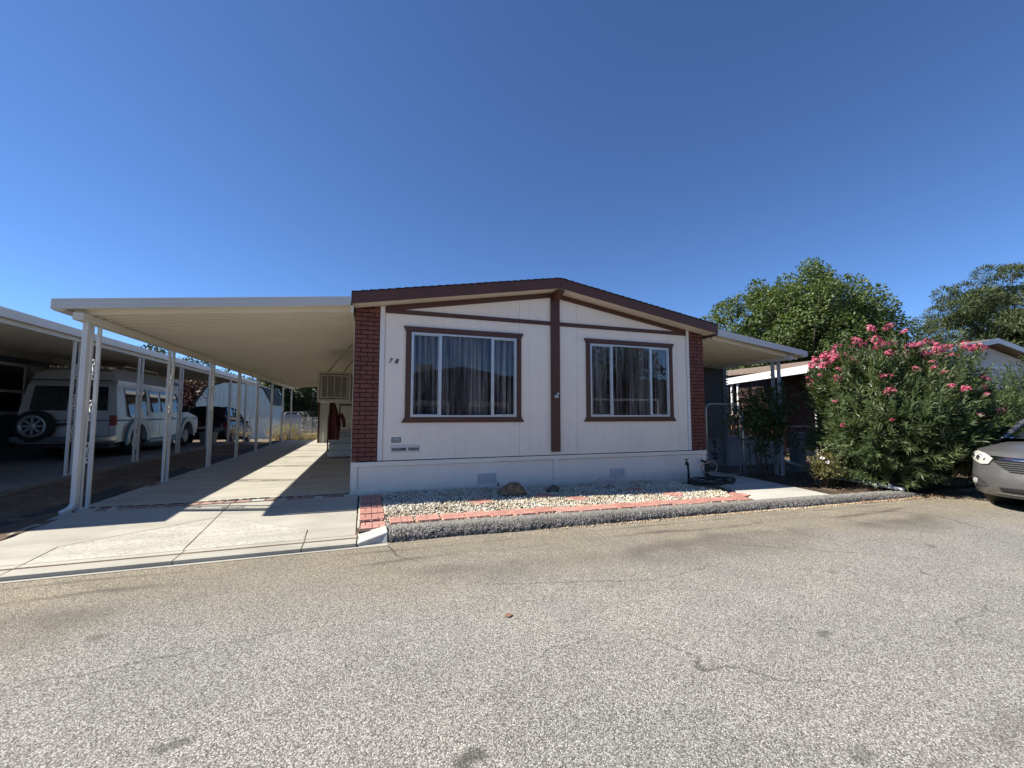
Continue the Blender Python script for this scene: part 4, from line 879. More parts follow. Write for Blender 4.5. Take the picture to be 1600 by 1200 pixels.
M['lowwall'] = pm('grey_painted_block', (.30,.30,.31), .85, .08, 6, .2, 60, dirt=.3, dcol=(.16,.14,.13))
lw = MB(); lw.box(8.65,12.4,2.12,2.30,-.3,.60); lw.box(8.62,12.43,2.10,2.33,.60,.66)
tag(lw.build('low_wall', M['lowwall'], bevel=.01), 'low grey block wall behind the gate and the vine', 'wall')
tb = thing('storage_tote', 'dark grey-green lidded tote on the neighbour slab by a carport post', 'tote', (-5.45,11.6,.13))
MB().hexa([(-5.65,11.4,.131),(-5.27,11.4,.131),(-5.27,11.9,.131),(-5.65,11.9,.131),(-5.69,11.36,.56),(-5.23,11.36,.56),(-5.23,11.94,.56),(-5.69,11.94,.56)]).build('body', M['pedestal'], tb, bevel=.02)
MB().box(-5.71,-5.21,11.34,11.96,.561,.60).build('lid', M['pedestal'], tb, bevel=.012)
# ------------------------------------------------------------------ vehicles
def wheel_parts(parent, x, y, r, w, side, rimmat, z=0, hubn=5):
    t = MB(); t.lathe([(r*.60,-w/2),(r*.9,-w/2),(r*.98,-w*.38),(r,-w*.2),(r,w*.2),(r*.98,w*.38),(r*.9,w/2),(r*.60,w/2)], (x,y,z+r), (1,0,0), 28); wl = t.build('wheel', M['rubber'], parent, smooth=True)
    xo = x+side*w/2*.92; q = MB(); q.lathe([(r*.62,-.02),(r*.62,.005),(r*.56,.008),(r*.52,-.012),(r*.2,-.008),(r*.14,.012),(.001,.014)], (xo,y,z+r), (side,0,0), 28)
    for k in range(hubn):
        a = 2*PI*k/hubn; q.bar((xo+side*.004,y+math.cos(a)*r*.15,z+r+math.sin(a)*r*.15),(xo+side*.004,y+math.cos(a)*r*.55,z+r+math.sin(a)*r*.55),r*.16,.02,up=(1,0,0))
    q.build('rim', rimmat, wl, smooth=False)
    b_ = MB(); b_.lathe([(r*.61,0),(.001,.0)], (x+side*w*.1,y,z+r),(side,0,0),20); b_.build('brake', M['black'], wl)
    return wl
def arch(cy, r, n=10, z0=.0, zc=None):
    zc = r if zc is None else zc; a0 = math.asin((z0-zc)/r) if abs(z0-zc) < r else -.2
    return [(cy - r*math.cos(a), zc + r*math.sin(a)) for a in np.linspace(a0, PI-a0, n)]
M['vanw'] = carpaint('van_white_paint', (.42,.43,.44)); M['vanb'] = carpaint('van_blue_paint', (.11,.30,.42)); M['chrome'] = pm('chrome', (.55,.56,.57), .15, .05, 5, metal=1)
M['redlamp'] = pm('red_lamp', (.20,.012,.010), .15, .1, 10); M['stripe'] = pm('blue_stripe', (.035,.06,.16), .4)
def van():
    t = thing('conversion_van', 'white raised-roof conversion van with pale blue fenders parked under the neighbour carport', 'van')
    hw, zb, zs = .985, .42, 1.18
    side = [(0.0,zb)] + arch(1.12,.46,12,zb,.42) + arch(4.62,.46,12,zb,.42) + [(5.55,zb),(5.62,.75),(5.58,1.0),(5.3,1.10),(4.72,1.20),(4.45,1.25),(3.78,2.02),(.22,2.06),(.10,1.9),(.0,1.2)]
    def xin(z): return hw - max(0, (z-zs))*.14 - max(0, .7-z)*.08
    b = MB(); n = len(side)
    vs = [(xin(z), y, z) for y, z in side] + [(-xin(z), y, z) for y, z in side]
    b.add(vs, [tuple(range(n))[::-1], tuple(range(n,2*n))])
    for i in range(n):
        j = (i+1) % n; b.add([vs[i],vs[j],vs[n+j],vs[n+i]], [(0,1,2,3)])
    bd = b.build('body', M['vanw'], t); autosmooth(bd, 30)
    bv = bd.modifiers.new('bevel','BEVEL'); bv.width = .04; bv.segments = 3; bv.limit_method = 'ANGLE'; bv.angle_limit = math.radians(50)
    # raised roof
    r = MB(); S = [(.12,2.03,.78),(.25,2.30,.70),(.55,2.40,.68),(2.4,2.42,.68),(3.2,2.36,.66),(3.75,2.16,.66),(3.95,2.02,.70)]
    prof = []
    for (y,z,w) in S: prof.append([(-.86,y,2.0),(-w-.06,y,(2.0+z)/2+.05),(-w,y,z-.02),(0,y,z+.03),(w,y,z-.02),(w+.06,y,(2.0+z)/2+.05),(.86,y,2.0)])
    m = 7; vs = [p for q in prof for p in q]; r.add(vs, [(i*m+j,i*m+j+1,(i+1)*m+j+1,(i+1)*m+j) for i in range(len(S)-1) for j in range(m-1)] + [tuple(range(m))])
    ro = r.build('raised_roof', M['vanw'], t); autosmooth(ro, 40)
    rr = MB()
    for k in range(9): rr.box(-.6+.15*k-.02,-.6+.15*k+.02,.30,.62,2.36,2.425)
    for s in (-1,1): rr.tube([(s*.62,1.0,2.40),(s*.62,1.05,2.52),(s*.62,3.0,2.50),(s*.62,3.1,2.36)], .016, 6)
    for y in (1.3,2.2,2.9): rr.tube([(-.62,y,2.51),(.62,y,2.51)], .014, 6)
    rr.build('roof_rack', M['whitetrim'], ro)
    MB().box(-.80,.80,.02,.10,2.02,2.045).build('rain_lip', M['black'], ro)
    def sidewin(pts, s):
        m_ = MB(); n = len(pts); A = [(s*(xin(z)+.004), y, z) for y,z in pts]; B = [(s*(xin(z)+.012), y, z) for y,z in pts]
        m_.add(A+B, [tuple(range(n)), tuple(range(n,2*n))]+[(i,(i+1)%n,n+(i+1)%n,n+i) for i in range(n)]); m_.build('side_window', M['dglass'], t, bevel=.006)
    for s in (1,-1):
        for pts in ([(.45,1.86),(.62,1.12),(.75,1.06),(1.55,1.06),(1.66,1.16),(1.62,1.86)], [(1.80,1.86),(1.92,1.22),(2.38,1.22),(2.34,1.86)], [(2.50,1.86),(2.56,1.22),(3.02,1.22),(2.98,1.86)], [(3.16,1.86),(3.22,1.22),(4.22,1.22),(4.0,1.50),(3.72,1.86)]): sidewin(pts, s)
        st_ = MB(); st_.box(s*(xin(1.0)+.001) if s>0 else s*(xin(1.0)+.009), s*(xin(1.0)+.009) if s>0 else s*(xin(1.0)+.001), .02, 5.5, .97, 1.012); st_.build('stripe', M['stripe'], t)
        for cyv in (1.12, 4.62):     # blue fender flares
            fl = MB(); A = arch(cyv,.47,14,.38,.42); Bq = arch(cyv,.64,14,.30,.42); k = len(A)
            vs = [(s*(xin(.5)+.002),y,z) for y,z in A]+[(s*(xin(.5)+.05),y,z) for y,z in A]+[(s*(xin(.6)+.045),y,z) for y,z in Bq]+[(s*(xin(.6)+.001),y,z) for y,z in Bq]
            fl.add(vs, [(a*k+i,a*k+i+1,(a+1)*k+i+1,(a+1)*k+i) for a in range(3) for i in range(k-1)]); autosmooth(fl.build('fender_flare', M['vanb'], t), 40)
        MB().box(min(s*.93,s*1.06),max(s*.93,s*1.06),1.66,4.1,.30,.40).build('running_board', M['vanb'], t, bevel=.02)
        dl = MB()
        for y in (2.44, 3.10, 4.28): dl.box(min(s*(xin(.8)+.0005),s*(xin(.8)+.003)),max(s*(xin(.8)+.0005),s*(xin(.8)+.003)),y-.004,y+.004,.5,1.16)
        dl.build('door_seam', M['black'], t)
        h = MB(); h.box(min(s*(xin(1.02)),s*(xin(1.02)+.03)),max(s*xin(1.02),s*(xin(1.02)+.03)),2.92,3.05,1.02,1.06); h.box(min(s*(xin(1.02)),s*(xin(1.02)+.03)),max(s*xin(1.02),s*(xin(1.02)+.03)),3.2,3.33,1.02,1.06); h.build('door_handle', M['black'], t)
        mi = MB(); mi.box(min(s*.95,s*1.16),max(s*.95,s*1.16),4.18,4.26,1.22,1.46); mi.build('mirror', M['black'], t, bevel=.02)
        MB().box(min(s*.845,s*.975),max(s*.845,s*.975),-.03,.06,.86,1.13).build('tail_light', M['redlamp'], t, bevel=.01)
    def rearwin(x0,x1):
        m_ = MB(); f = lambda z: .0+.10*max(0,(z-1.2)/.86)-.006
        m_.hexa([(x0,f(1.25)-.012,1.25),(x1,f(1.25)-.012,1.25),(x1,f(1.25),1.25),(x0,f(1.25),1.25),(x0*.94,f(1.88)-.012,1.88),(x1*.94,f(1.88)-.012,1.88),(x1*.94,f(1.88),1.88),(x0*.94,f(1.88),1.88)]); m_.build('rear_window', M['dglass'], t, bevel=.03)
    rearwin(-.78,-.05); rearwin(.05,.78)
    sm = MB(); sm.box(-.004,.004,-.004,.001,.6,1.19); sm.box(-.83,-.822,-.004,.001,.6,1.19); sm.box(.822,.83,-.004,.001,.6,1.19); sm.box(-.82,.82,-.005,-.0005,.98,1.005); sm.build('door_seam', M['stripe'], t)
    MB().box(-1.0,1.0,-.20,.02,.46,.60).build('rear_bumper', M['chrome'], t, bevel=.02)
    MB().box(-.15,.15,-.012,-.002,.66,.80).build('licence_plate', M['sticker'], t)
    sp = MB(); sp.lathe([(.22,-.09),(.35,-.10),(.385,-.05),(.385,.05),(.35,.10),(.22,.10)], (-.56,-.16,.86),(0,-1,0),30); sw = sp.build('spare_wheel', M['rubber'], t, smooth=True)
    q = MB(); q.lathe([(.27,.06),(.27,.105),(.235,.11),(.20,.08)], (-.56,-.16,.86),(0,-1,0),30); q.lathe([(.085,.07),(.075,.10),(.03,.11),(.001,.11)], (-.56,-.16,.86),(0,-1,0),20)
    for k in range(8): a=2*PI*k/8; q.bar((-.56+.07*math.cos(a),-.235,.86+.07*math.sin(a)),(-.56+.22*math.cos(a),-.235,.86+.22*math.sin(a)),.045,.03,up=(0,1,0))
    q.build('rim', M['steel'], sw); MB().lathe([(.24,.05),(.001,.05)],(-.56,-.16,.86),(0,-1,0),20).build('hub_back', M['black'], sw)
    MB().bar((-.5,-.06,.86),(.25,-.03,.93),.05,.06).build('spare_carrier', M['black'], t)
    for y in (1.12,4.62):
        for s in (1,-1): wheel_parts(t, s*.84, y, .37, .22, s, M['whitetrim'], 0)
    u = MB(); u.box(-.80,.80,.1,5.4,.28,.5); u.build('underbody', M['black'], t)
    w = MB(); w.hexa([(-.84,4.50,1.28),(.84,4.50,1.28),(.84,4.46,1.28),(-.84,4.46,1.28),(-.78,3.90,1.96),(.78,3.90,1.96),(.78,3.86,1.96),(-.78,3.86,1.96)]); w.build('windscreen', M['dglass'], t)
    return t
v = van(); v.location = (-6.95, 6.45, .13)
# dark car in deep shade: rounded estate body
M['maroon'] = carpaint('dark_maroon_paint', (.035,.012,.014), rough=.2)
def loft(mb, secs):
    m = len(secs[0]); vs = [p for s in secs for p in s]
    return mb.add(vs, [(i*m+j,i*m+(j+1)%m,(i+1)*m+(j+1)%m,(i+1)*m+j) for i in range(len(secs)-1) for j in range(m)] + [tuple(range(m))[::-1], tuple(range((len(secs)-1)*m, len(secs)*m))])
def ring(y, hw, zb, zs, ht, zt):
    h = [(0,zb),(hw*.8,zb),(hw*.97,zb+.12),(hw,(zb+zs)/2),(hw*.985,zs),(ht,zt-.02),(ht*.6,zt+.01),(0,zt+.02)]
    return [(x,y,z) for x,z in h] + [(-x,y,z) for x,z in h[-2:0:-1]]
def dark_car():
    t = thing('parked_car', 'dark maroon estate car seen from behind in deep shade beyond the white van', 'car')
    S = [ring(0,.82,.40,.9,.80,.98),ring(.06,.88,.30,.95,.84,1.04),ring(.6,.91,.24,.98,.86,1.05),ring(2.4,.92,.22,.98,.88,1.05),ring(3.3,.92,.22,.95,.86,1.03),ring(4.1,.90,.24,.85,.76,.94),ring(4.45,.80,.32,.74,.6,.82)]
    b = loft(MB(), S).build('body', M['maroon'], t); autosmooth(b, 50)
    G = [ring(.10,.80,1.0,1.1,.74,1.3),ring(.32,.80,1.0,1.3,.66,1.60),ring(.9,.81,1.0,1.35,.66,1.70),ring(2.1,.81,1.0,1.35,.65,1.70),ring(2.7,.80,1.0,1.2,.62,1.50),ring(3.35,.78,1.0,1.02,.7,1.06)]
    autosmooth(loft(MB(), G).build('cabin', M['dglass'], t), 50)
    r = MB(); r.grid(lambda u,v: (v*.655, u, 1.722-.05*v*v-.04*((u-1.5)/.7)**4*.1), list(np.linspace(.4,2.3,8)), list(np.linspace(-1,1,7))); r.build('roof', M['maroon'], t, smooth=True)
    for s in (1,-1):
        for (a,c) in (((s*.80,.12,1.02),(s*.66,.42,1.68)),((s*.815,1.35,1.0),(s*.67,1.35,1.70)),((s*.815,2.35,1.0),(s*.66,2.25,1.68)),((s*.79,3.30,1.04),(s*.65,2.3,1.68))): MB().bar(a,c,.06,.05).build('pillar', M['maroon'], t)
    for s in (1,-1):
        MB().box(min(s*.70,s*.87),max(s*.70,s*.87),-.01,.1,.78,.98).build('tail_light', M['redlamp'], t, bevel=.01)
        for y in (.85,3.55): wheel_parts(t, s*.80, y, .33, .2, s, M['steel'])
        MB().box(min(s*.9,s*.94),max(s*.9,s*.94),1.9,2.05,.88,.92).build('door_handle', M['maroon'], t)
        MB().box(min(s*.86,s*1.02),max(s*.86,s*1.02),2.75,2.85,1.0,1.14).build('mirror', M['maroon'], t, bevel=.02)
    MB().box(-.86,.86,-.06,.05,.38,.58).build('bumper', M['black'], t, bevel=.02); MB().box(-.2,.2,-.02,-.001,.68,.8).build('licence_plate', M['sticker'], t)
    return t
dc = dark_car(); dc.location = (-6.35, 13.9, -.05); dc.rotation_euler = (math.radians(-3.2), 0, 0)
# silver minivan at the right edge: built with forward = +y, then turned to face left
M['silver'] = carpaint('dusty_silver_grey_paint', (.13,.128,.125), metal=.3, rough=.34); M['plasticg'] = pm('dark_grey_plastic', (.05,.05,.052), .5, .15, 10)
M['lamp'] = pm('lamp_reflector', (.62,.60,.52), .18, .15, 14, metal=.35)
def milky():
    m, nt, bs = newmat('clouded_lamp_cover'); nt.links.new(ramp(nt, noise(nt, pos(nt), 14, 4), [(.3,(.62,.60,.50)),(.7,(.80,.79,.72))]), bs.inputs['Base Color']); bs.inputs['Roughness'].default_value = .12
    tr = nd(nt, 'BsdfTransparent'); mx = nd(nt, 'MixShader', {0: .45}); nt.links.new(bs.outputs[0], mx.inputs[1]); nt.links.new(tr.outputs[0], mx.inputs[2]); nt.links.new(mx.outputs[0], nt.nodes['Material Output'].inputs[0]); return m
M['lampcover'] = milky(); M['fog'] = pm('fog_lamp_glass', (.30,.30,.28), .15, .15, 20)
def minivan():
    t = thing('minivan', 'dusty silver-grey minivan parked against the kerb end at the right edge of the picture', 'car')
    hw = .985
    def ny(x, z, o=0):      # y of the nose skin at (x, z)
        a = min(1, abs(x)/hw); y = 5.10 - .52*a**3.6 - .05*max(0,z-.60)/.3 - .16*max(0,z-.86)/.14 - .10*max(0,.36-z)/.14
        y += .018*math.exp(-((z-.52)/.07)**2); return y+o
    xs_ = [hw*math.sin(PI/2*k/18) for k in range(-18,19)]; zs_ = [.24,.27,.32,.40,.48,.52,.58,.66,.74,.82,.88,.93,.97]
    b = MB(); b.grid(lambda x,z: (x, ny(x,z), z), xs_, zs_)
    # hood
    def hood(x, v): 
        y0 = ny(x,.97); z = .97+(1.10-.97)*v**.8+.05*(1-(x/hw)**2)*min(1,v*3)-.0; return (x*(1-.05*v), y0+(3.92-y0)*v, z-.06*max(0,abs(x)/hw-.85)/.15*v)
    b.grid(hood, xs_, list(np.linspace(0,1,10)))
    for s in (1,-1):       # sides with wheel arches
        yn = ny(hw,.5); poly = [(.02,.30)]+arch(1.02,.38,14,.30,.34)+arch(4.02,.38,14,.30,.34)+[(yn,.24),(ny(hw,.5),.5),(ny(hw,.74),.74),(ny(hw,.97),.97),(4.2,1.03),(3.92,1.06),(2.5,1.06),(1.2,1.08),(.02,1.10)]
        xf_ = lambda y,z: s*(hw-.05*max(0,(z-.72)/.38)**1.5-.03*max(0,.45-z)/.2)
        b.add([(xf_(y,z),y,z) for y,z in poly], [tuple(range(len(poly)))])
        b.add([(xf_(y,z),y,z) for y,z in ((3.92,1.06),(2.5,1.06),(1.2,1.08),(.02,1.10))]+[(s*.90,3.92,1.09),(s*.90,2.5,1.09),(s*.90,1.2,1.11),(s*.90,.02,1.12)], [(0,1,5,4),(1,2,6,5),(2,3,7,6)])
    b.add([(-hw,.02,.3),(hw,.02,.3),(hw-.05,.02,1.10),(-hw+.05,.02,1.10)], [(0,1,2,3)])
    body = b.build('body', M['silver'], t); autosmooth(body, 38)
    MB().box(-.88,.88,.1,4.55,.22,.34).build('underbody', M['black'], t)
    for s in (1,-1):
        w = MB(); 
        for yc in (1.02,4.02): w.lathe([(.385,0),(.385,.32)], (s*.64,yc,.34),(s,0,0),20)
        w.build('wheel_well', M['black'], t)
    G = [ring(.05,.90,1.08,1.3,.72,1.62),ring(.3,.90,1.08,1.45,.70,1.76),ring(1.2,.90,1.08,1.45,.70,1.83),ring(2.4,.90,1.07,1.45,.69,1.80),ring(3.0,.90,1.07,1.35,.66,1.66),ring(3.55,.89,1.06,1.16,.68,1.36),ring(4.02,.86,1.05,1.06,.78,1.10)]
    autosmooth(loft(MB(), G).build('windows', M['dglass'], t), 45)
    r = MB(); r.grid(lambda u,v: (v*(.70), u, 1.85-.05*v*v-.055*max(0,(u-2.0)/.9)**2-.08*max(0,(.5-u)/.5)), list(np.linspace(.1,2.95,14)), list(np.linspace(-1,1,9))); r.build('roof', M['silver'], t, smooth=True)
    for s in (1,-1):
        MB().tube([(s*.87,3.98,1.10),(s*.80,3.55,1.38),(s*.71,3.0,1.68),(s*.70,2.6,1.79)], .045, 8).build('pillar', M['silver'], t, smooth=True)
        for (a,c) in (((s*.905,.06,1.1),(s*.72,.22,1.74)),((s*.91,1.25,1.09),(s*.71,1.25,1.80)),((s*.91,2.45,1.08),(s*.70,2.45,1.78))): MB().bar(a,c,.07,.09).build('pillar', M['silver'], t)
    def patch(name, poly, off, mat, parent=t, th=.012, sm=False):   # outline on the nose skin
        m_ = MB(); us = np.linspace(0,1,14); n = len(poly)//2; top = poly[:n]; bot = poly[n:][::-1]
        def ip(L, u): 
            k = u*(len(L)-1); i = min(int(k), len(L)-2); f = k-i; return L[i][0]+(L[i+1][0]-L[i][0])*f, L[i][1]+(L[i+1][1]-L[i][1])*f
        def g_(u, v, o): (xa,za),(xb,zb) = ip(top,u), ip(bot,u); x = xa+(xb-xa)*v; z = za+(zb-za)*v; return (x, ny(x,z,o), z)
        vv = list(np.linspace(0,1,6)); m_.grid(lambda u,v: g_(u,v,off), list(us), vv); m_.grid(lambda u,v: g_(u,v,off-th), list(us), vv)
        for v in (0,1): m_.grid(lambda u,w: g_(u,v,off-th*w), list(us), [0,1])
        for u in (0,1): m_.grid(lambda w,v: g_(u,v,off-th*w), [0,1], vv)
        return m_.build(name, mat, parent, smooth=sm)
    for s in (1,-1):
        hl = patch('headlight', [(s*.985,.93),(s*.90,.955),(s*.72,.93),(s*.56,.865), (s*.62,.77),(s*.74,.755),(s*.90,.80),(s*.982,.86)], .004, M['lamp'])
        for (x,z,r_) in ((.88,.87,.045),(.76,.85,.055),(.66,.83,.035)): MB().lathe([(r_,0),(r_*.9,.012),(r_*.5,.02),(.001,.022)], (s*x,ny(s*x,z,.004),z), (0,1,0), 14).build('bulb', M['chrome'], hl, smooth=True)
        patch('lens', [(s*.986,.932),(s*.90,.957),(s*.72,.932),(s*.555,.866), (s*.62,.768),(s*.74,.752),(s*.90,.798),(s*.984,.858)], .032, M['lampcover'], hl, .004)
        patch('fog_recess', [(s*.955,.54),(s*.86,.545),(s*.72,.49),(s*.62,.40), (s*.70,.375),(s*.80,.37),(s*.90,.375),(s*.955,.40)], .003, M['plasticg'])
        fl = MB(); yv = ny(s*.86,.45); nrm = Vector((s*.55,.83,0)); fl.lathe([(.062,-.02),(.065,.018),(.052,.028)], (s*.855,yv-.0,.445), nrm, 18); f_ = fl.build('fog_lamp', M['silver'], t, smooth=True)
        MB().lathe([(.052,.02),(.03,.03),(.001,.033)], (s*.855,yv,.445), nrm, 18).build('lens', M['fog'], f_, smooth=True)
        mi = MB(); mi.box(min(s*.93,s*1.16),max(s*.93,s*1.16),3.35,3.47,1.12,1.32); mi.build('mirror', M['silver'], t, bevel=.04)
        for y in (1.02,4.02): wheel_parts(t, s*.86, y, .34, .22, s, M['steel'], 0)
        MB().box(min(s*.85,s*.97),max(s*.85,s*.97),-.01,.12,.95,1.45).build('tail_light', M['redlamp'], t, bevel=.02)
    patch('grille', [(-.60,.845),(-.3,.835),(0,.83),(.3,.835),(.60,.845), (.34,.655),(.17,.645),(0,.645),(-.17,.645),(-.34,.655)], .003, M['black'])
    br = MB()
    for k in range(5):
        z = .678+k*.033; w = .37+.047*k; pts = [(x, ny(x,z,.014), z) for x in np.linspace(-w,w,15)]; br.tube(pts, .0065, 5)
    br.build('grille_bar', M['silver'], t)
    patch('chrome_strip', [(-.62,.905),(-.3,.895),(0,.89),(.3,.895),(.62,.905), (.60,.852),(.3,.842),(0,.838),(-.3,.842),(-.60,.852)], .016, M['chrome'])
    e = MB(); e.lathe([(.075,0),(.078,.012),(.06,.016)], (0,ny(0,.87,.014),.865),(0,1,0),24); e.bar((-.075,ny(0,.87,.03),.865),(.075,ny(0,.87,.03),.865),.012,.028); e.build('badge', M['chrome'], t)
    patch('lower_intake', [(-.50,.40),(-.25,.41),(0,.41),(.25,.41),(.50,.40), (.46,.325),(.23,.32),(0,.32),(-.23,.32),(-.46,.325)], .003, M['black'])
    patch('chin_strip', [(-.58,.318),(-.3,.312),(0,.312),(.3,.312),(.58,.318), (.56,.296),(.3,.29),(0,.29),(-.3,.29),(-.56,.296)], .012, M['chrome'])
    wi = MB(); wi.bar((-.6,3.99,1.115),(.05,3.90,1.15),.02,.02); wi.bar((.1,4.0,1.12),(.7,3.84,1.16),.02,.02); wi.build('wiper', M['black'], t)
    MB().box(-.26,.26,5.085,5.097,.50,.62).build('plate_holder', M['plasticg'], t)
    return t
mv = minivan(); mv.location = (14.62, -4.12, zroad(10)); mv.rotation_euler = (0,0,PI/2); mv.scale = (1,1,.945)
# ------------------------------------------------------------------ foliage
def unit(a): return a/np.maximum(1e-9, np.linalg.norm(a, axis=1, keepdims=True))
def leafquads(P, D, N, L, Wd, fold=.18):
    D = unit(D); S = unit(np.cross(D, N)); N = np.cross(S, D); n = len(P)
    L = np.broadcast_to(np.reshape(L,(-1,1)), (n,1)); Wd = np.broadcast_to(np.reshape(Wd,(-1,1)), (n,1))
    mid = P + D*L*.45 + N*Wd*fold
    V = np.stack([P, mid+S*Wd*.5-N*Wd*fold*2*.5, P+D*L - N*L*.08, mid-S*Wd*.5-N*Wd*fold*2*.5], 1)
    return V.reshape(-1,3), np.arange(4*n).reshape(-1,4)
def rdir(n): return unit(RNG.normal(0,1,(n,3)))
def foliage(name, P, D, N, L, W_, mat, parent=None, kind=None):
    V, F = leafquads(P, D, N, L, W_); return npmesh(name, V, F, mat, parent, kind=kind)
M['oleaf'] = leafmat('oleander_leaf', [(.040,.066,.024),(.066,.104,.036),(.098,.14,.054),(.15,.18,.08)], .22, .42)
M['bark'] = pm('grey_brown_bark', (.11,.085,.065), .9, .3, 12, .6, 40)
def pinkmat():
    m, nt, bs = newmat('pink_petal'); g = nd(nt, 'NewGeometry')
    c = ramp(nt, g.outputs['Random Per Island'], [(0,(.40,.03,.075)),(.4,(.58,.075,.15)),(.75,(.70,.20,.28)),(1,(.78,.42,.46))]); nt.links.new(c, bs.inputs['Base Color']); bs.inputs['Roughness'].default_value = .6
    tr = nd(nt, 'BsdfTranslucent'); nt.links.new(c, tr.inputs['Color']); mx = nd(nt, 'MixShader', {0: .35}); nt.links.new(bs.outputs[0], mx.inputs[1]); nt.links.new(tr.outputs[0], mx.inputs[2]); nt.links.new(mx.outputs[0], nt.nodes['Material Output'].inputs[0]); return m
M['pink'] = pinkmat()
def shoots_to_leaves(T, Dn, per, seglen, L0, L1, W0, W1, spread=.9):
    """T tips, Dn shoot directions; per leaves along the last seglen of each shoot"""
    n = len(T); t = np.tile(np.linspace(0,1,per), n)[:,None]; Tn = np.repeat(T, per, 0); Dd = np.repeat(Dn, per, 0)
    P = Tn - Dd*t*seglen*np.repeat(RNG.uniform(.7,1.3,(n,1)), per, 0); A = RNG.normal(0,1,(n*per,3)); A = unit(A-Dd*np.sum(A*Dd,1,keepdims=True))
    D = Dd*(.95-.55*t) + A*spread*(.45+.65*t) + np.array([0,0,-.06]); N = unit(Dd*1.0 - A*.3 + RNG.normal(0,.25,A.shape))
    L = RNG.uniform(L0,L1,(n*per,1))*(.65+.35*np.minimum(1,t*3)); W_ = RNG.uniform(W0,W1,(n*per,1)); return P, D, N, L, W_
def oleander():
    t = thing('oleander_bush', 'large oleander bush covered in pink flowers beside the kerb end', 'bush', (10.6,-1.7,-.12))
    C0 = np.array([10.62,-1.72,0.]); n = 1900
    d = rdir(n); d[:,2] = np.abs(d[:,2])*1.35-.62; d = unit(d)
    el = np.abs(d[:,2]); hz = np.sqrt(np.maximum(1e-6, 1-el**2)); box = (el**3.0+hz**3.0)**(-1/3.0)
    lob = box*(1+.10*np.sin(d[:,0]*4.1+1)*np.sin(d[:,2]*5+d[:,1]*3.)+.08*np.sin(d[:,1]*7+2)+RNG.normal(0,.05,n))*.90
    dep = np.where(RNG.random(n) < .68, RNG.uniform(.86,1.05,n), RNG.uniform(.45,.86,n))
    ctr = C0+np.array([0,0,1.33]); R_ = np.array([1.50,1.50,1.46])
    T = ctr + d*R_*(lob*dep)[:,None]
    # upright shoots raising the top outline
    k = T[:,2] > 2.25; T[k,2] += RNG.uniform(-.12,.26,k.sum())*np.clip((T[k,2]-2.2)/.5,0,1)
    T[:,2] = np.maximum(T[:,2], .06+RNG.uniform(0,.30,n)); lowm = (T[:,2] < .75)[:,None]; T[:,:2] = np.where(lowm, C0[:2]+(T[:,:2]-C0[:2])*RNG.uniform(.9,1.5,(len(T),1)), T[:,:2])
    lf = np.array([-.47,.88,0.]); nx_ = 170; T = np.concatenate([T, C0+lf*.92+np.array([0,0,2.12])+rdir(nx_)*np.array([.5,.5,.5])]); d = np.concatenate([d, unit(rdir(nx_)+lf*.6+np.array([-.3,-.2,.5]))]); dep = np.concatenate([dep, np.full(nx_,.95)]); n = len(T)
    nl_ = 420; al = RNG.uniform(0,2*PI,nl_); rl_ = RNG.uniform(.75,1.42,nl_); Tl = np.stack([C0[0]+rl_*np.cos(al), C0[1]+rl_*np.sin(al), RNG.uniform(.02,.85,nl_)],1); T = np.concatenate([T, Tl]); d = np.concatenate([d, unit(np.stack([np.cos(al),np.sin(al),np.full(nl_,-.15)],1))]); dep = np.concatenate([dep, np.full(nl_,.95)]); n = len(T)
    rl = np.hypot(T[:,0]-C0[0], T[:,1]-C0[1]); T[:,:2] = C0[:2]+(T[:,:2]-C0[:2])*np.minimum(1, 1.52/np.maximum(rl,1e-3))[:,None]
    keep = ~((T[:,2] < .45) & (T[:,1] < -2.85)); T = T[keep]; d = d[keep]; dep = dep[keep]; n = len(T)
    Dn = unit(d*.75 + np.array([0,0,.62]) + RNG.normal(0,.22,(n,3))); low = T[:,2] < .9; Dn[low] = unit(d[low]*np.array([1,1,.2])+RNG.normal(0,.25,(low.sum(),3))+np.array([0,0,.05]))
    P, D, N, L, W_ = shoots_to_leaves(T, Dn, 30, .44, .11, .19, .019, .030)
    foliage('foliage', P, D, N, L, W_, M['oleaf'], t)
    sm = MB(); idx = RNG.choice(n, 150, replace=False)
    for i in idx:
        b = C0+np.array([RNG.normal(0,.16), RNG.normal(0,.16), -.15]); e = T[i]-Dn[i]*.1; md = (b+e)/2+np.array([0,0,.25])*(1-abs(e[2]-1.5)/3)
        sm.tube([b, (b*2+md)/3, md, (md+e*2)/3+np.array([0,0,.04]), e], [.018,.015,.012,.008,.004], 5)
    sm.build('stems', M['bark'], t, smooth=True)
    vs = []
    for q in range(3):     # three flower clusters, copied about
        m_ = MB(); rg = random.Random(q)
        for k in range(17):
            a = Vector((rg.gauss(0,1), rg.gauss(0,1), abs(rg.gauss(0,1))*.9)).normalized(); c = a*rg.uniform(.045,.095); u = a.orthogonal().normalized(); w = a.cross(u); r0 = rg.uniform(.021,.03); ph = rg.uniform(0,6)
            for j in range(5):
                an = ph+2*PI*j/5; e = (u*math.cos(an)+w*math.sin(an)); s = (u*-math.sin(an)+w*math.cos(an))
                m_.add([c, c+e*r0*.7+s*r0*.42+a*r0*.2, c+e*r0*1.15+a*r0*.1, c+e*r0*.7-s*r0*.42+a*r0*.2], [(0,1,2,3)])
        vs.append(m_)
    w = np.where(T[:,2] > 2.4, 4.0, np.where(T[:,2] > 1.6, 1.0, np.where(T[:,2] > .9, .38, .0)))*(dep > .9)
    cam_side = ((T-C0)@np.array([-.87,-.49,0])) > -.35; w = w*(cam_side*1.+.15); idx = RNG.choice(n, 99, replace=False, p=w/w.sum()); base = []
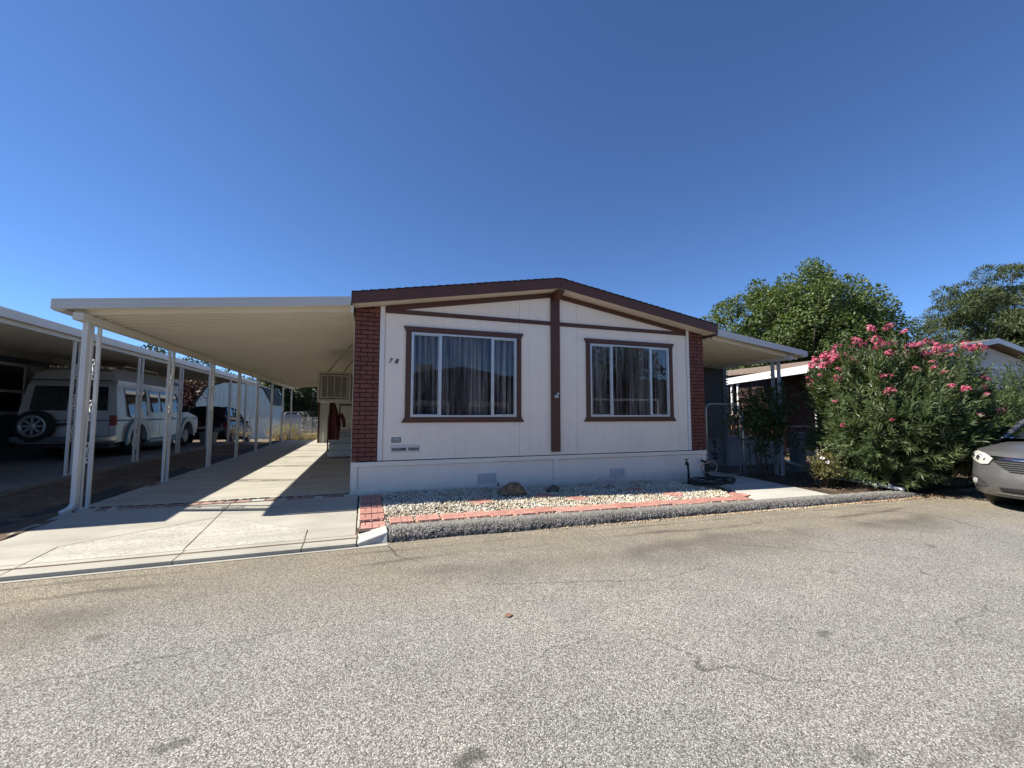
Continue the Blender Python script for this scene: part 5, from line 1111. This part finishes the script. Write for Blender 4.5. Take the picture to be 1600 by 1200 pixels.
    for q, i in enumerate(idx):
        if q < 3: o = vs[q].build('flower_cluster', M['pink'], t, recalc=False); base.append(o)
        else: o = base[q % 3].copy(); COL.objects.link(o)
        s = RNG.uniform(.6,1.0)+(.38 if T[i,2] > 2.3 else 0); o.matrix_local = Matrix.Identity(4); o.location = T[i]+Dn[i]*.06; o.rotation_euler = (RNG.uniform(-.6,.6), RNG.uniform(-.6,.6), RNG.uniform(0,6)); o.scale = (s,s,s*.85)
    return t
oleander()
def bush(name, label, cat, c, R_, n, per, seg, L0, L1, W0, W1, mat, seed=0, stems=20, group=None, zmin=.03, up=.5):
    t = thing(name, label, cat, (c[0],c[1],c[2]), group); C0 = np.array(c); d = rdir(n); d[:,2] = np.abs(d[:,2])*1.15-.3; d = unit(d)
    lob = 1+.16*np.sin(d[:,0]*5+seed)*np.sin(d[:,2]*5+seed*2)+RNG.normal(0,.08,n); dep = RNG.uniform(.5,1.03,n)
    T = C0+np.array([0,0,R_[2]*.85])+d*np.array(R_)*(lob*dep)[:,None]; T[:,2] = np.maximum(T[:,2], c[2]+zmin+RNG.uniform(0,.1,n))
    Dn = unit(d*.8+np.array([0,0,up])+RNG.normal(0,.3,(n,3))); P, D, N, L, W_ = shoots_to_leaves(T, Dn, per, seg, L0, L1, W0, W1, 1.0)
    foliage('foliage', P, D, N, L, W_, mat, t); sm = MB()
    for i in RNG.choice(n, min(n,stems), replace=False):
        b = C0+np.array([RNG.normal(0,R_[0]*.08), RNG.normal(0,R_[1]*.08), -.05]); e = T[i]; md = (b+e)/2+np.array([0,0,.1*R_[2]]); sm.tube([b, md, e], [.012*max(.6,R_[2]),.008,.003], 5)
    sm.build('stems', M['bark'], t, smooth=True); return t
M['hleaf'] = leafmat('hedge_leaf', [(.05,.075,.022),(.075,.105,.033),(.11,.145,.05)], .25)
bush('hedge_bush', 'green leafy hedge bush behind the silver minivan at the right edge', 'bush', (14.3,-1.3,-.15), (1.7,1.3,1.45), 900, 22, .35, .06,.10,.022,.034, M['hleaf'], 3, 40)
bush('hedge_bush', 'taller green hedge bush farther right behind the minivan', 'bush', (17.4,-1.4,-.15), (1.6,1.3,1.7), 700, 20, .38, .07,.11,.024,.036, M['hleaf'], 5, 40)
M['rleaf'] = leafmat('rose_leaf', [(.07,.10,.03),(.13,.17,.055),(.20,.22,.08),(.26,.18,.09)], .3)
rb_ = bush('rose_bush', 'small rose bush with dry tips and white bloom left of the oleander', 'bush', (9.08,-1.32,-.13), (.36,.36,.40), 190, 14, .26, .035,.06,.022,.034, M['rleaf'], 2, 36)
M['petal'] = pm('white_petal', (.75,.73,.68), .7, .08, 30)
for (dx,dy,dz_) in ((-.30,-.16,.62),(-.22,-.22,.54)):
    m_ = MB(); rg = random.Random(int(dx*100))
    for k in range(16):
        a = Vector((rg.gauss(0,1),rg.gauss(0,1),rg.gauss(.6,.7))).normalized(); u = a.orthogonal().normalized(); w = a.cross(u); c = Vector((9.08+dx*.85,-1.32+dy*.9,-.13+dz_*.9))
        m_.add([c+a*.008, c+a*.03+u*.022, c+a*.042, c+a*.03-u*.022], [(0,1,2,3)])
    m_.build('bloom', M['petal'], rb_, recalc=False)
# climbing vine on the chain link
M['vleaf'] = leafmat('vine_leaf', [(.022,.042,.014),(.04,.07,.02),(.065,.10,.03)], .3)
vt_ = thing('climbing_vine', 'dark green climbing vine growing over the gate post and chain-link fence', 'vine', (9.1,.1,-.1))
n = 560; cx = np.concatenate([RNG.normal(9.2,.40,480), RNG.normal(8.45,.22,80)]); cz = np.concatenate([RNG.normal(1.2,.38,480), RNG.normal(1.2,.25,80)])
cz = np.clip(cz, .25, 1.95-.25*np.abs(cx-9.15)); T = np.stack([cx, RNG.normal(.02,.14,n), cz],1); Dn = unit(RNG.normal(0,.7,(n,3))+np.array([0,-.35,-.2])); P, D, N, L, W_ = shoots_to_leaves(T, Dn, 14, .34, .045,.075,.03,.048, 1.1)
foliage('foliage', P, D, N, L, W_, M['vleaf'], vt_)
sm = MB()
for k in range(9):
    x0 = 9.0+RNG.normal(0,.15); sm.tube([(x0,.06,-.15),(x0+RNG.normal(0,.1),.08,.5),(x0+RNG.normal(0,.25),.05,1.0),(x0+RNG.normal(0,.4),.03,1.5)], [.016,.013,.010,.005], 5)
sm.build('stems', M['bark'], vt_, smooth=True)
# trellis lattice in front of the vine
# trees
def tree(name, label, base, th, tr, blobs, ncl, cr, nl, L, W_, mat, droop=.1, group=None, flat=1., seed=0, bark='bark', limbs=26, stretch=(1,1,1)):
    t = thing(name, label, 'tree', base, group); B = np.array(base, float); bl = np.array(blobs, float); vol = bl[:,3]*bl[:,4]*bl[:,5]; pick = RNG.choice(len(bl), ncl, p=vol**.67/np.sum(vol**.67))
    d = rdir(ncl); dep = np.where(RNG.random(ncl) < .8, RNG.uniform(.80,1.06,ncl), RNG.uniform(.3,.8,ncl)); Cc = B+bl[pick,:3]+d*bl[pick,3:6]*dep[:,None]
    rr = cr*RNG.uniform(.6,1.25,ncl); cnt = (nl*RNG.uniform(.7,1.3,ncl)*(rr/cr)**2).astype(int); ci = np.repeat(np.arange(ncl), cnt); m = len(ci)
    e = rdir(m); rad = RNG.uniform(.35,1,m)**.6; P = Cc[ci]+e*np.array(stretch)*np.array([1,1,flat])*(rr[ci]*rad)[:,None]
    D = unit(e+d[ci]*.4+RNG.normal(0,.55,(m,3))+np.array([0,0,-droop])); N = unit(e*.8+d[ci]*.5+np.array([0,0,.7])+RNG.normal(0,.45,(m,3)))
    foliage('crown', P, D, N, L*RNG.uniform(.7,1.3,(m,1)), W_*RNG.uniform(.7,1.3,(m,1)), mat, t)
    tm = MB(); top = B+np.array([0,0,th]); tm.tube([B+np.array([0,0,-.3]), B+np.array([.05*tr,0,th*.3]), B+np.array([.3*tr,.2*tr,th*.65]), top, top+np.array([.2,.1,th*.35])], [tr*1.25,tr,tr*.85,tr*.65,tr*.25], 10)
    for i in RNG.choice(ncl, min(limbs,ncl), replace=False):
        s = B+np.array([0,0,th*RNG.uniform(.6,1.1)]); q = Cc[i]; md = s*.5+q*.5+np.array([0,0,-.1*np.linalg.norm(q-s)]); tm.tube([s, md, q], [tr*.34,tr*.2,tr*.05], 6)
    tm.build('trunk', M[bark], t, smooth=True); return t
M['maple'] = leafmat('maple_leaf', [(.052,.085,.026),(.085,.13,.038),(.125,.172,.052),(.17,.205,.077)], .3, .5)
M['pine'] = leafmat('pine_needle', [(.030,.055,.022),(.050,.085,.030),(.085,.115,.040),(.13,.14,.055)], .15, .6)
M['dkleaf'] = leafmat('dark_tree_leaf', [(.028,.045,.015),(.05,.07,.022),(.08,.10,.03)], .25, .5)
M['redleaf'] = leafmat('plum_leaf', [(.05,.018,.018),(.085,.03,.028),(.12,.05,.04)], .25, .5)
tree('maple_tree', 'broad bright green leafy tree rising behind the awning and the pink oleander', (27.8,12.2,-.4), 4.0, .32, [(-.5,.3,7.2,4.3,4.3,3.5),(0,0,8.0,3.1,3.1,3.2),(-2.2,1.5,7.0,3.0,3.0,2.9),(-4.0,2.6,5.6,2.6,2.6,2.4),(2.3,-1.0,6.6,2.8,2.8,2.7),(.3,-.2,5.0,4.4,4.4,3.0),(-5.4,3.6,4.6,1.8,1.8,1.8),(4.3,-1.5,4.8,1.8,1.8,1.7)], 380, .80, 400, .165, .115, M['maple'], .25)
tree('conifer_tree', 'olive green conifer with loose open crown at the right edge', (46.5,9.5,-.4), 7.0, .4, [(0,0,9.8,2.8,2.8,3.0),(-3.4,1.6,9.0,2.6,2.6,2.0),(3.2,-1.2,9.0,3.6,3.6,2.6),(-1.2,.8,7.2,4.6,4.6,2.0),(5,-2,7,4,4,2.5),(-5.0,2.2,7.2,1.6,1.6,1.1),(0,0,8,3.4,3.4,3),(-.3,.1,11.6,1.0,1.0,1.7),(2.0,-.8,11.0,1.0,1.0,1.5),(-2.4,1.0,10.4,1.1,1.1,1.3)], 250, .72, 330, .30, .055, M['pine'], -.15, flat=.7, limbs=40)
tg = 'trees beyond the carports'
tree('shade_tree', 'dark leafy tree showing above the neighbour carport roof on the left', (-17.5,38,-.6), 3, .3, [(0,0,4.9,3.6,3.6,2.6),(3.5,-1,3.4,3,3,2.4),(-4,0,3.6,3.4,3.4,2.4)], 170, .8, 150, .26, .15, M['dkleaf'], .2, tg)
tree('shade_tree', 'dark leafy tree filling the gap behind the dark car and barn shed', (-12.5,34,-.6), 2.5, .28, [(0,0,2.8,3.2,3.0,2.8),(-3,0,2.6,3,3,2.4),(2.4,1,2.2,2.4,2.4,2.2)], 190, .75, 150, .26, .15, M['dkleaf'], .2, tg)
tree('plum_tree', 'small purple-leaved tree between the van roof and the barn shed', (-11.0,27.5,-.6), 2., .16, [(0,0,3.2,1.5,1.5,1.2),(-1,0,2.8,1.2,1.2,1.0)], 60, .5, 110, .16, .1, M['redleaf'], .2, tg)
tree('shade_tree', 'dark tree to the right of the barn shed seen between the near carport posts', (-6.6,37,-.6), 2.6, .25, [(0,0,3.4,2.3,2.2,2.6),(1.4,1,2.6,1.7,1.7,1.8),(-1.8,0,3.4,2.0,2.0,2.2)], 130, .7, 150, .24, .14, M['dkleaf'], .2, tg)
tree('shade_tree', 'distant dark tree over the far white house roof', (-2.6,52,-.6), 3, .25, [(0,0,4.0,2.8,2.5,2.6),(3.5,0,4.6,3,3,2.6),(-2.4,1,3.6,2,2,2)], 110, .8, 130, .30, .17, M['dkleaf'], .2, tg)
# dry weeds and shrub at the end of the drive
M['straw'] = leafmat('dry_straw', [(.26,.19,.09),(.38,.29,.14),(.50,.40,.22)], .3, .8)
n = 9000; gx = RNG.uniform(-5.2,-.2,n); gy = RNG.uniform(15.9,27,n); keep = RNG.random(n) < np.clip(.75+.5*np.sin(gx*1.7)*np.sin(gy*.9),.1,1); gx, gy = gx[keep], gy[keep]; n = len(gx)
gzv = np.array([gz(a,b) for a,b in zip(gx,gy)])
V, F = leafquads(np.stack([gx,gy,gzv],1), np.stack([RNG.normal(0,.5,n),RNG.normal(0,.5,n),np.ones(n)],1), rdir(n), RNG.uniform(.08,.28,(n,1)), .022)
tag(npmesh('dry_grass', V, F, M['straw']), 'dry yellow weeds on the ground past the end of the driveway', 'dry grass', kind='stuff')
bush('dry_shrub', 'tangled dry straw-coloured shrub at the end of the carport posts', 'shrub', (-3.9,18.2,-.45), (1.15,.9,.75), 220, 16, .4, .08,.16,.008,.016, M['straw'], 4, 40)
bush('dry_shrub', 'smaller dry weed clump in front of the far chain-link gate', 'shrub', (-2.5,19.0,-.45), (.8,.7,.45), 120, 14, .3, .07,.14,.008,.016, M['straw'], 6, 30)
# leaf litter at the kerb end
M['litter'] = leafmat('fallen_leaf', [(.14,.07,.04),(.24,.12,.07),(.30,.17,.12),(.34,.24,.16)], .1, .8)
n = 900; lx = np.concatenate([RNG.uniform(8.0,12.5,500), RNG.normal(10.4,.5,400)]); ly = np.concatenate([-2.50-np.abs(RNG.normal(0,.07,500)), RNG.normal(-2.55,.2,400)]); lz = np.array([zroad(a) for a in lx])+.012
ly = np.where((lx < 10.0) & (ly > -2.47), -2.5, ly)
V, F = leafquads(np.stack([lx,ly,lz],1), np.stack([RNG.normal(0,1,n),RNG.normal(0,1,n),RNG.normal(.05,.2,n)],1), np.tile([0,0,1.],(n,1))+RNG.normal(0,.35,(n,3)), RNG.uniform(.03,.07,(n,1)), RNG.uniform(.012,.025,(n,1)))
tag(npmesh('leaf_litter', V, F, M['litter']), 'fallen reddish leaves along the road edge at the kerb end under the oleander', 'leaf litter', kind='stuff')
n = 700; lx = RNG.uniform(8.2,12,n); ly = RNG.uniform(-2.1,.0,n); lz = zg(9.5)-.015+np.zeros(n)
V, F = leafquads(np.stack([lx,ly,lz],1), np.stack([RNG.normal(0,1,n),RNG.normal(0,1,n),RNG.normal(.05,.2,n)],1), np.tile([0,0,1.],(n,1))+RNG.normal(0,.35,(n,3)), RNG.uniform(.03,.08,(n,1)), RNG.uniform(.012,.025,(n,1)))
tag(npmesh('leaf_litter', V, F, M['litter']), 'dry leaves scattered on the bed soil under the oleander', 'leaf litter', kind='stuff')
tag(MB().add([(1.16,-4.48,zroad(1)+.006),(1.205,-4.455,zroad(1)+.012),(1.225,-4.485,zroad(1)+.008),(1.185,-4.51,zroad(1)+.006)], [(0,1,2,3)]).build('fallen_leaf', M['litter']), 'single reddish-brown fallen leaf lying on the open asphalt', 'leaf')
# ------------------------------------------------------------------ background buildings
M['shedblue'] = pm('pale_blue_shed_paint', (.47,.57,.54), .65, .05, 2); M['shedroof'] = pm('dark_green_shed_roof', (.05,.06,.055), .9, .2, 10)
bs_ = thing('barn_shed', 'pale blue barn-shaped garden shed with gambrel roof behind the dark car', 'shed', (-8.4,27,-.5))
xc = -8.35; prof = [(-2.2,-.5),(2.2,-.5),(2.2,2.0),(1.65,3.05),(.0,3.62),(-1.65,3.05),(-2.2,2.0)]
MB().prism(prof, lambda u,v,t: (xc+u,t,v), 26, 31).build('wall', M['shedblue'], bs_)
r = MB(); rp = [(2.3,1.9),(1.72,3.08),(0,3.70),(-1.72,3.08),(-2.3,1.9)]
for (a,b),(c,d) in zip(rp[:-1],rp[1:]): r.hexa([(xc+a,25.9,b),(xc+a,31.1,b),(xc+c,31.1,d),(xc+c,25.9,d),(xc+a*1.015,25.9,b+.05),(xc+a*1.015,31.1,b+.05),(xc+c*1.015,31.1,d+.05),(xc+c*1.015,25.9,d+.05)])
r.build('roof', M['shedroof'], bs_); bt = MB()
for k in range(18): x = xc-2.15+k*.25; zt_ = np.interp(x-xc, [-2.2,-1.65,0,1.65,2.2], [2.0,3.05,3.62,3.05,2.0]); bt.box(x-.015,x+.015,25.98,26,-.4,zt_-.03)
bt.box(xc-2.2,xc+2.2,25.97,26,1.72,1.80)
bt.build('batten', M['shedblue'], bs_); w = MB(); w.box(xc+.35,xc+.95,25.95,26,.3,1.4); wf = w.build('window', M['whitetrim'], bs_)
w = MB()
for i in range(2):
    for j in range(3): w.box(xc+.39+i*.28,xc+.63+i*.28,25.94,25.952,.34+j*.35,.65+j*.35)
w.build('pane', M['shedblue'], wf); MB().box(xc-1.2,xc+.2,25.96,26,-.45,1.6).build('door', M['shedblue'], bs_)
fwall = thing('board_fence', 'plain pale grey panel fence beside the barn shed', 'fence', (-5.2,31,-.5))
f_ = MB()
for k in range(3): f_.box(-6.1+.45*k,-6.1+.45*k+.44,30.6,30.65,-.6,1.25)
f_.build('panel', M['nsiding'], fwall); f_ = MB()
for k in range(2): f_.box(-6.1+.9*k,-6.0+.9*k,30.66,30.74,-.6,1.2)
f_.build('fence_post', M['nsiding'], fwall)
fh = thing('far_house', 'distant white mobile home with a small porch beyond the chain-link fence', 'house', (-2,42,-.5))
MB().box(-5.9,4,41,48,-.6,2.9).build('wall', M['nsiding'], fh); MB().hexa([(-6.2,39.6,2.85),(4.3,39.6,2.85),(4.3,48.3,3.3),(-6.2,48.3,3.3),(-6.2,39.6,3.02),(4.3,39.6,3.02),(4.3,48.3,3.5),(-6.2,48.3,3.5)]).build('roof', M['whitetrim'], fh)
pz = MB(); pz.box(-5.8,3,39.7,41,-.6,.55); pz.build('porch', M['stepw'], fh)
for x in (-5.6,-4.3,-3.0,-1.6,0): MB().box(x,x+.1,39.8,39.9,.55,2.86).build('porch_post', M['whitetrim'], fh)
for x in (-5.2,-3.9,-2.3): o = MB().box(x,x+.85,40.96,41,.75,2.3).build('window', M['dglass'], fh)
pr = MB(); pr.box(-5.6,0,39.82,39.87,1.42,1.5)
for k in range(36): pr.box(-5.5+.155*k,-5.47+.155*k,39.83,39.86,.6,1.42)
pr.build('porch_railing', M['whitetrim'], fh)
cf = thing('chain_link_fence', 'far chain-link fence with a hooped gate behind the dry weeds', 'fence', (-3,21,-.5))
m_ = MB(); m_.tube([(-6.5,21.5,1.05),(.5,21.5,1.05)], .02, 6)
for x in (-6.4,-4.6,-3.0,-1.5,.3): m_.cyl((x,21.5,-.6),(x,21.5,1.1),.025,n=6)
m_.build('frame', M['steel'], cf); chain(MB(), (-6.5,21.5), (.5,21.5), -.5, 1.05, .11, .003).build('mesh', M['steel'], cf)
g_ = MB(); g_.tube([(-4.5,21.4,-.4),(-4.5,21.4,1.25),(-4.4,21.4,1.38),(-3.3,21.4,1.38),(-3.2,21.4,1.25),(-3.2,21.4,-.4)], .022, 6); g_.build('gate', M['steel'], cf)
# right neighbour
M['rgrey'] = pm('grey_white_gable_paint', (.50,.47,.43), .65, .04, 1.5); M['rred'] = pm('dark_red_siding', (.035,.014,.013), .7, .15, 4); M['rroof'] = pm('brown_roof', (.20,.145,.105), .9, .2, 6)
rh = thing('neighbour_house', 'grey-white gabled home at the right edge behind the oleander and minivan', 'house', (19.2,4,-.2))
MB().prism([(15.8,-.3),(22.6,-.3),(22.6,2.95),(19.2,3.52),(15.8,2.95)], lambda u,v,t: (u,t,v), .3, 12.5).build('wall', M['rgrey'], rh)
rr = MB()
for xa,xb,za,zb_ in ((15.2,19.2,2.98,3.62),(19.2,23.2,3.62,2.98)): rr.hexa([(xa,0,za),(xb,0,zb_),(xb,12.8,zb_),(xa,12.8,za),(xa,0,za+.1),(xb,0,zb_+.1),(xb,12.8,zb_+.1),(xa,12.8,za+.1)])
rr.build('roof', M['rroof'], rh); rr = MB()
for xa,xb,za,zb_ in ((15.2,19.199,2.96,3.60),(19.201,23.2,3.60,2.96)): rr.hexa([(xa,-.04,za-.03),(xb,-.04,zb_-.03),(xb,-.01,zb_-.03),(xa,-.01,za-.03),(xa,-.04,za+.13),(xb,-.04,zb_+.13),(xb,-.01,zb_+.13),(xa,-.01,za+.13)])
rr.build('fascia', M['gutter'], rh); MB().box(15.85,22.55,.27,.30,2.80,2.90).build('tie_board', M['gutter'], rh)
gl = MB(); gl.box(19.9,22.2,.26,.3,1.35,2.5); o = gl.build('window', M['whitetrim'], rh); lv = MB()
for k in range(14): lv.hexa([(19.96,.235,1.42+k*.075),(22.14,.235,1.42+k*.075),(22.14,.258,1.45+k*.075),(19.96,.258,1.45+k*.075),(19.96,.235,1.43+k*.075),(22.14,.235,1.43+k*.075),(22.14,.258,1.46+k*.075),(19.96,.258,1.46+k*.075)])
lv.build('louvre', M['nblue'], o)
pr_ = thing('porch_roof', 'brown-topped porch roof with a sunlit white edge on the neighbouring home to the right', 'porch', (14,4,2.6))
MB().hexa([(12.95,1.1,2.78),(15.75,1.1,3.0),(15.75,5.6,2.86),(12.95,5.6,2.50),(12.95,1.1,2.86),(15.75,1.1,3.10),(15.75,5.6,2.96),(12.95,5.6,2.58)]).build('roof_panel', M['rroof'], pr_)
MB().hexa([(12.86,1.0,2.60),(12.94,1.0,2.60),(12.94,5.7,2.34),(12.86,5.7,2.34),(12.86,1.0,2.84),(12.94,1.0,2.84),(12.94,5.7,2.56),(12.86,5.7,2.56)]).build('fascia', M['whitetrim'], pr_)
for (y,z) in ((4.55,2.38),(4.28,2.4),(1.5,2.55)): MB().box(12.97,13.03,y-.03,y+.03,-.2,z+.1).build('post', M['whitetrim'], pr_)
MB().box(15.72,15.795,.5,7,.0,2.9).build('wall', M['rred'], pr_); MB().box(13,15.79,6.9,7.0,-.2,2.8).build('wall', M['rred'], pr_)
M['picket'] = pm('orange_brown_picket', (.30,.14,.07), .8, .3, 5); pf = thing('picket_fence', 'orange-brown wooden picket fence seen sunlit through the gate and vine', 'fence', (12.6,4,.4))
for k in range(17): MB().box(11.2+.22*k,11.2+.22*k+.13,3.95,3.985,-.2,1.32+.05*math.sin(k*2.)).build('picket', M['picket'], pf)
for z in (.75,1.15): MB().box(11.1,15,3.99,4.03,z,z+.08).build('rail', M['picket'], pf)
M['pinkcloth'] = pm('pink_cloth', (.42,.20,.20), .9, .25, 6)
m_ = MB(); m_.grid(lambda u,v: (11.35+u, 3.9+.05*math.sin(u*17)-.03*v, 1.95-.75*v-.06*math.sin(u*5)), list(np.linspace(0,.75,24)), list(np.linspace(0,1,6))); m_.grid(lambda u,v: (11.35+u, 3.925+.05*math.sin(u*17)-.03*v, 1.95-.75*v-.06*math.sin(u*5)), list(np.linspace(0,.75,24)), list(np.linspace(0,1,6)))
ck = thing('hung_cloth', 'pinkish cloth hung on a line above the orange picket fence', 'cloth', (11.7,3.9,1.2)); m_.build('cloth', M['pinkcloth'], ck, smooth=True)
MB().tube([(10.6,3.91,1.96),(13.0,3.91,1.96)], .006, 5).build('line', M['black'], ck)
# homes across the street (seen only in the window reflections)
M['tan'] = pm('tan_siding', (.16,.14,.12), .7, .08, 2)
ah = thing('house_across', 'tan gabled home across the street, seen only in the window reflection', 'house', (5,-18,0))
MB().prism([(1.4,-.2),(8.6,-.2),(8.6,3.0),(5.0,3.5),(1.4,3.0)], lambda u,v,t: (u,t,v), -26, -15.2).build('wall', M['tan'], ah)
rr = MB()
for xa,xb,za,zb_ in ((.9,5.0,3.0,3.72),(5.0,9.1,3.72,3.0)): rr.hexa([(xa,-26,za),(xb,-26,zb_),(xb,-14.6,zb_),(xa,-14.6,za),(xa,-26,za+.12),(xb,-26,zb_+.12),(xb,-14.6,zb_+.12),(xa,-14.6,za+.12)])
rr.build('roof', M['shingle'], ah)
MB().box(2.95,3.75,-17,-16.2,3.2,4.05).build('roof_cooler', M['cooler'], ah)
for x0 in (1.9,5.6):
    MB().box(x0,x0+2.2,-15.2,-15.14,1.0,2.5).build('window', M['dglass'], ah)
for (a,b) in ((2.0,4.3),(5.4,7.6)):
    r_ = MB()
    for z in (1.70,1.80,1.90): r_.box(a,b,-14.42,-14.38,z,z+.045)
    r_.box(a,a+.05,-14.43,-14.37,-.16,1.95); r_.box(b-.05,b,-14.43,-14.37,-.16,1.95); r_.build('porch_rail', M['whitetrim'], ah)
a2 = thing('house_across', 'low brown home across the street to the right, seen only in the right window reflection', 'house', (17,-19,0))
MB().box(11.5,24,-27,-16.5,-.2,3.4).build('wall', M['tan'], a2); MB().box(11.0,24.5,-27.5,-16,3.4,3.65).build('roof', M['shingle'], a2)
r_ = MB(); r_.box(12.5,17.5,-14.3,-14.25,2.1,2.22); r_.box(12.5,12.58,-14.3,-14.25,-.16,2.1); r_.box(17.4,17.5,-14.3,-14.25,-.16,2.1); r_.build('porch_rail', M['whitetrim'], a2)
tree('shade_tree', 'leafy tree across the street, seen only in the right window reflection', (18,-24,-.2), 2.6, .3, [(0,0,5.0,4.0,3.5,2.8),(-4,1,4.2,3,3,2.2),(4,0,4.4,3,3,2.4)], 90, 1.0, 110, .34, .2, M['dkleaf'], .2)
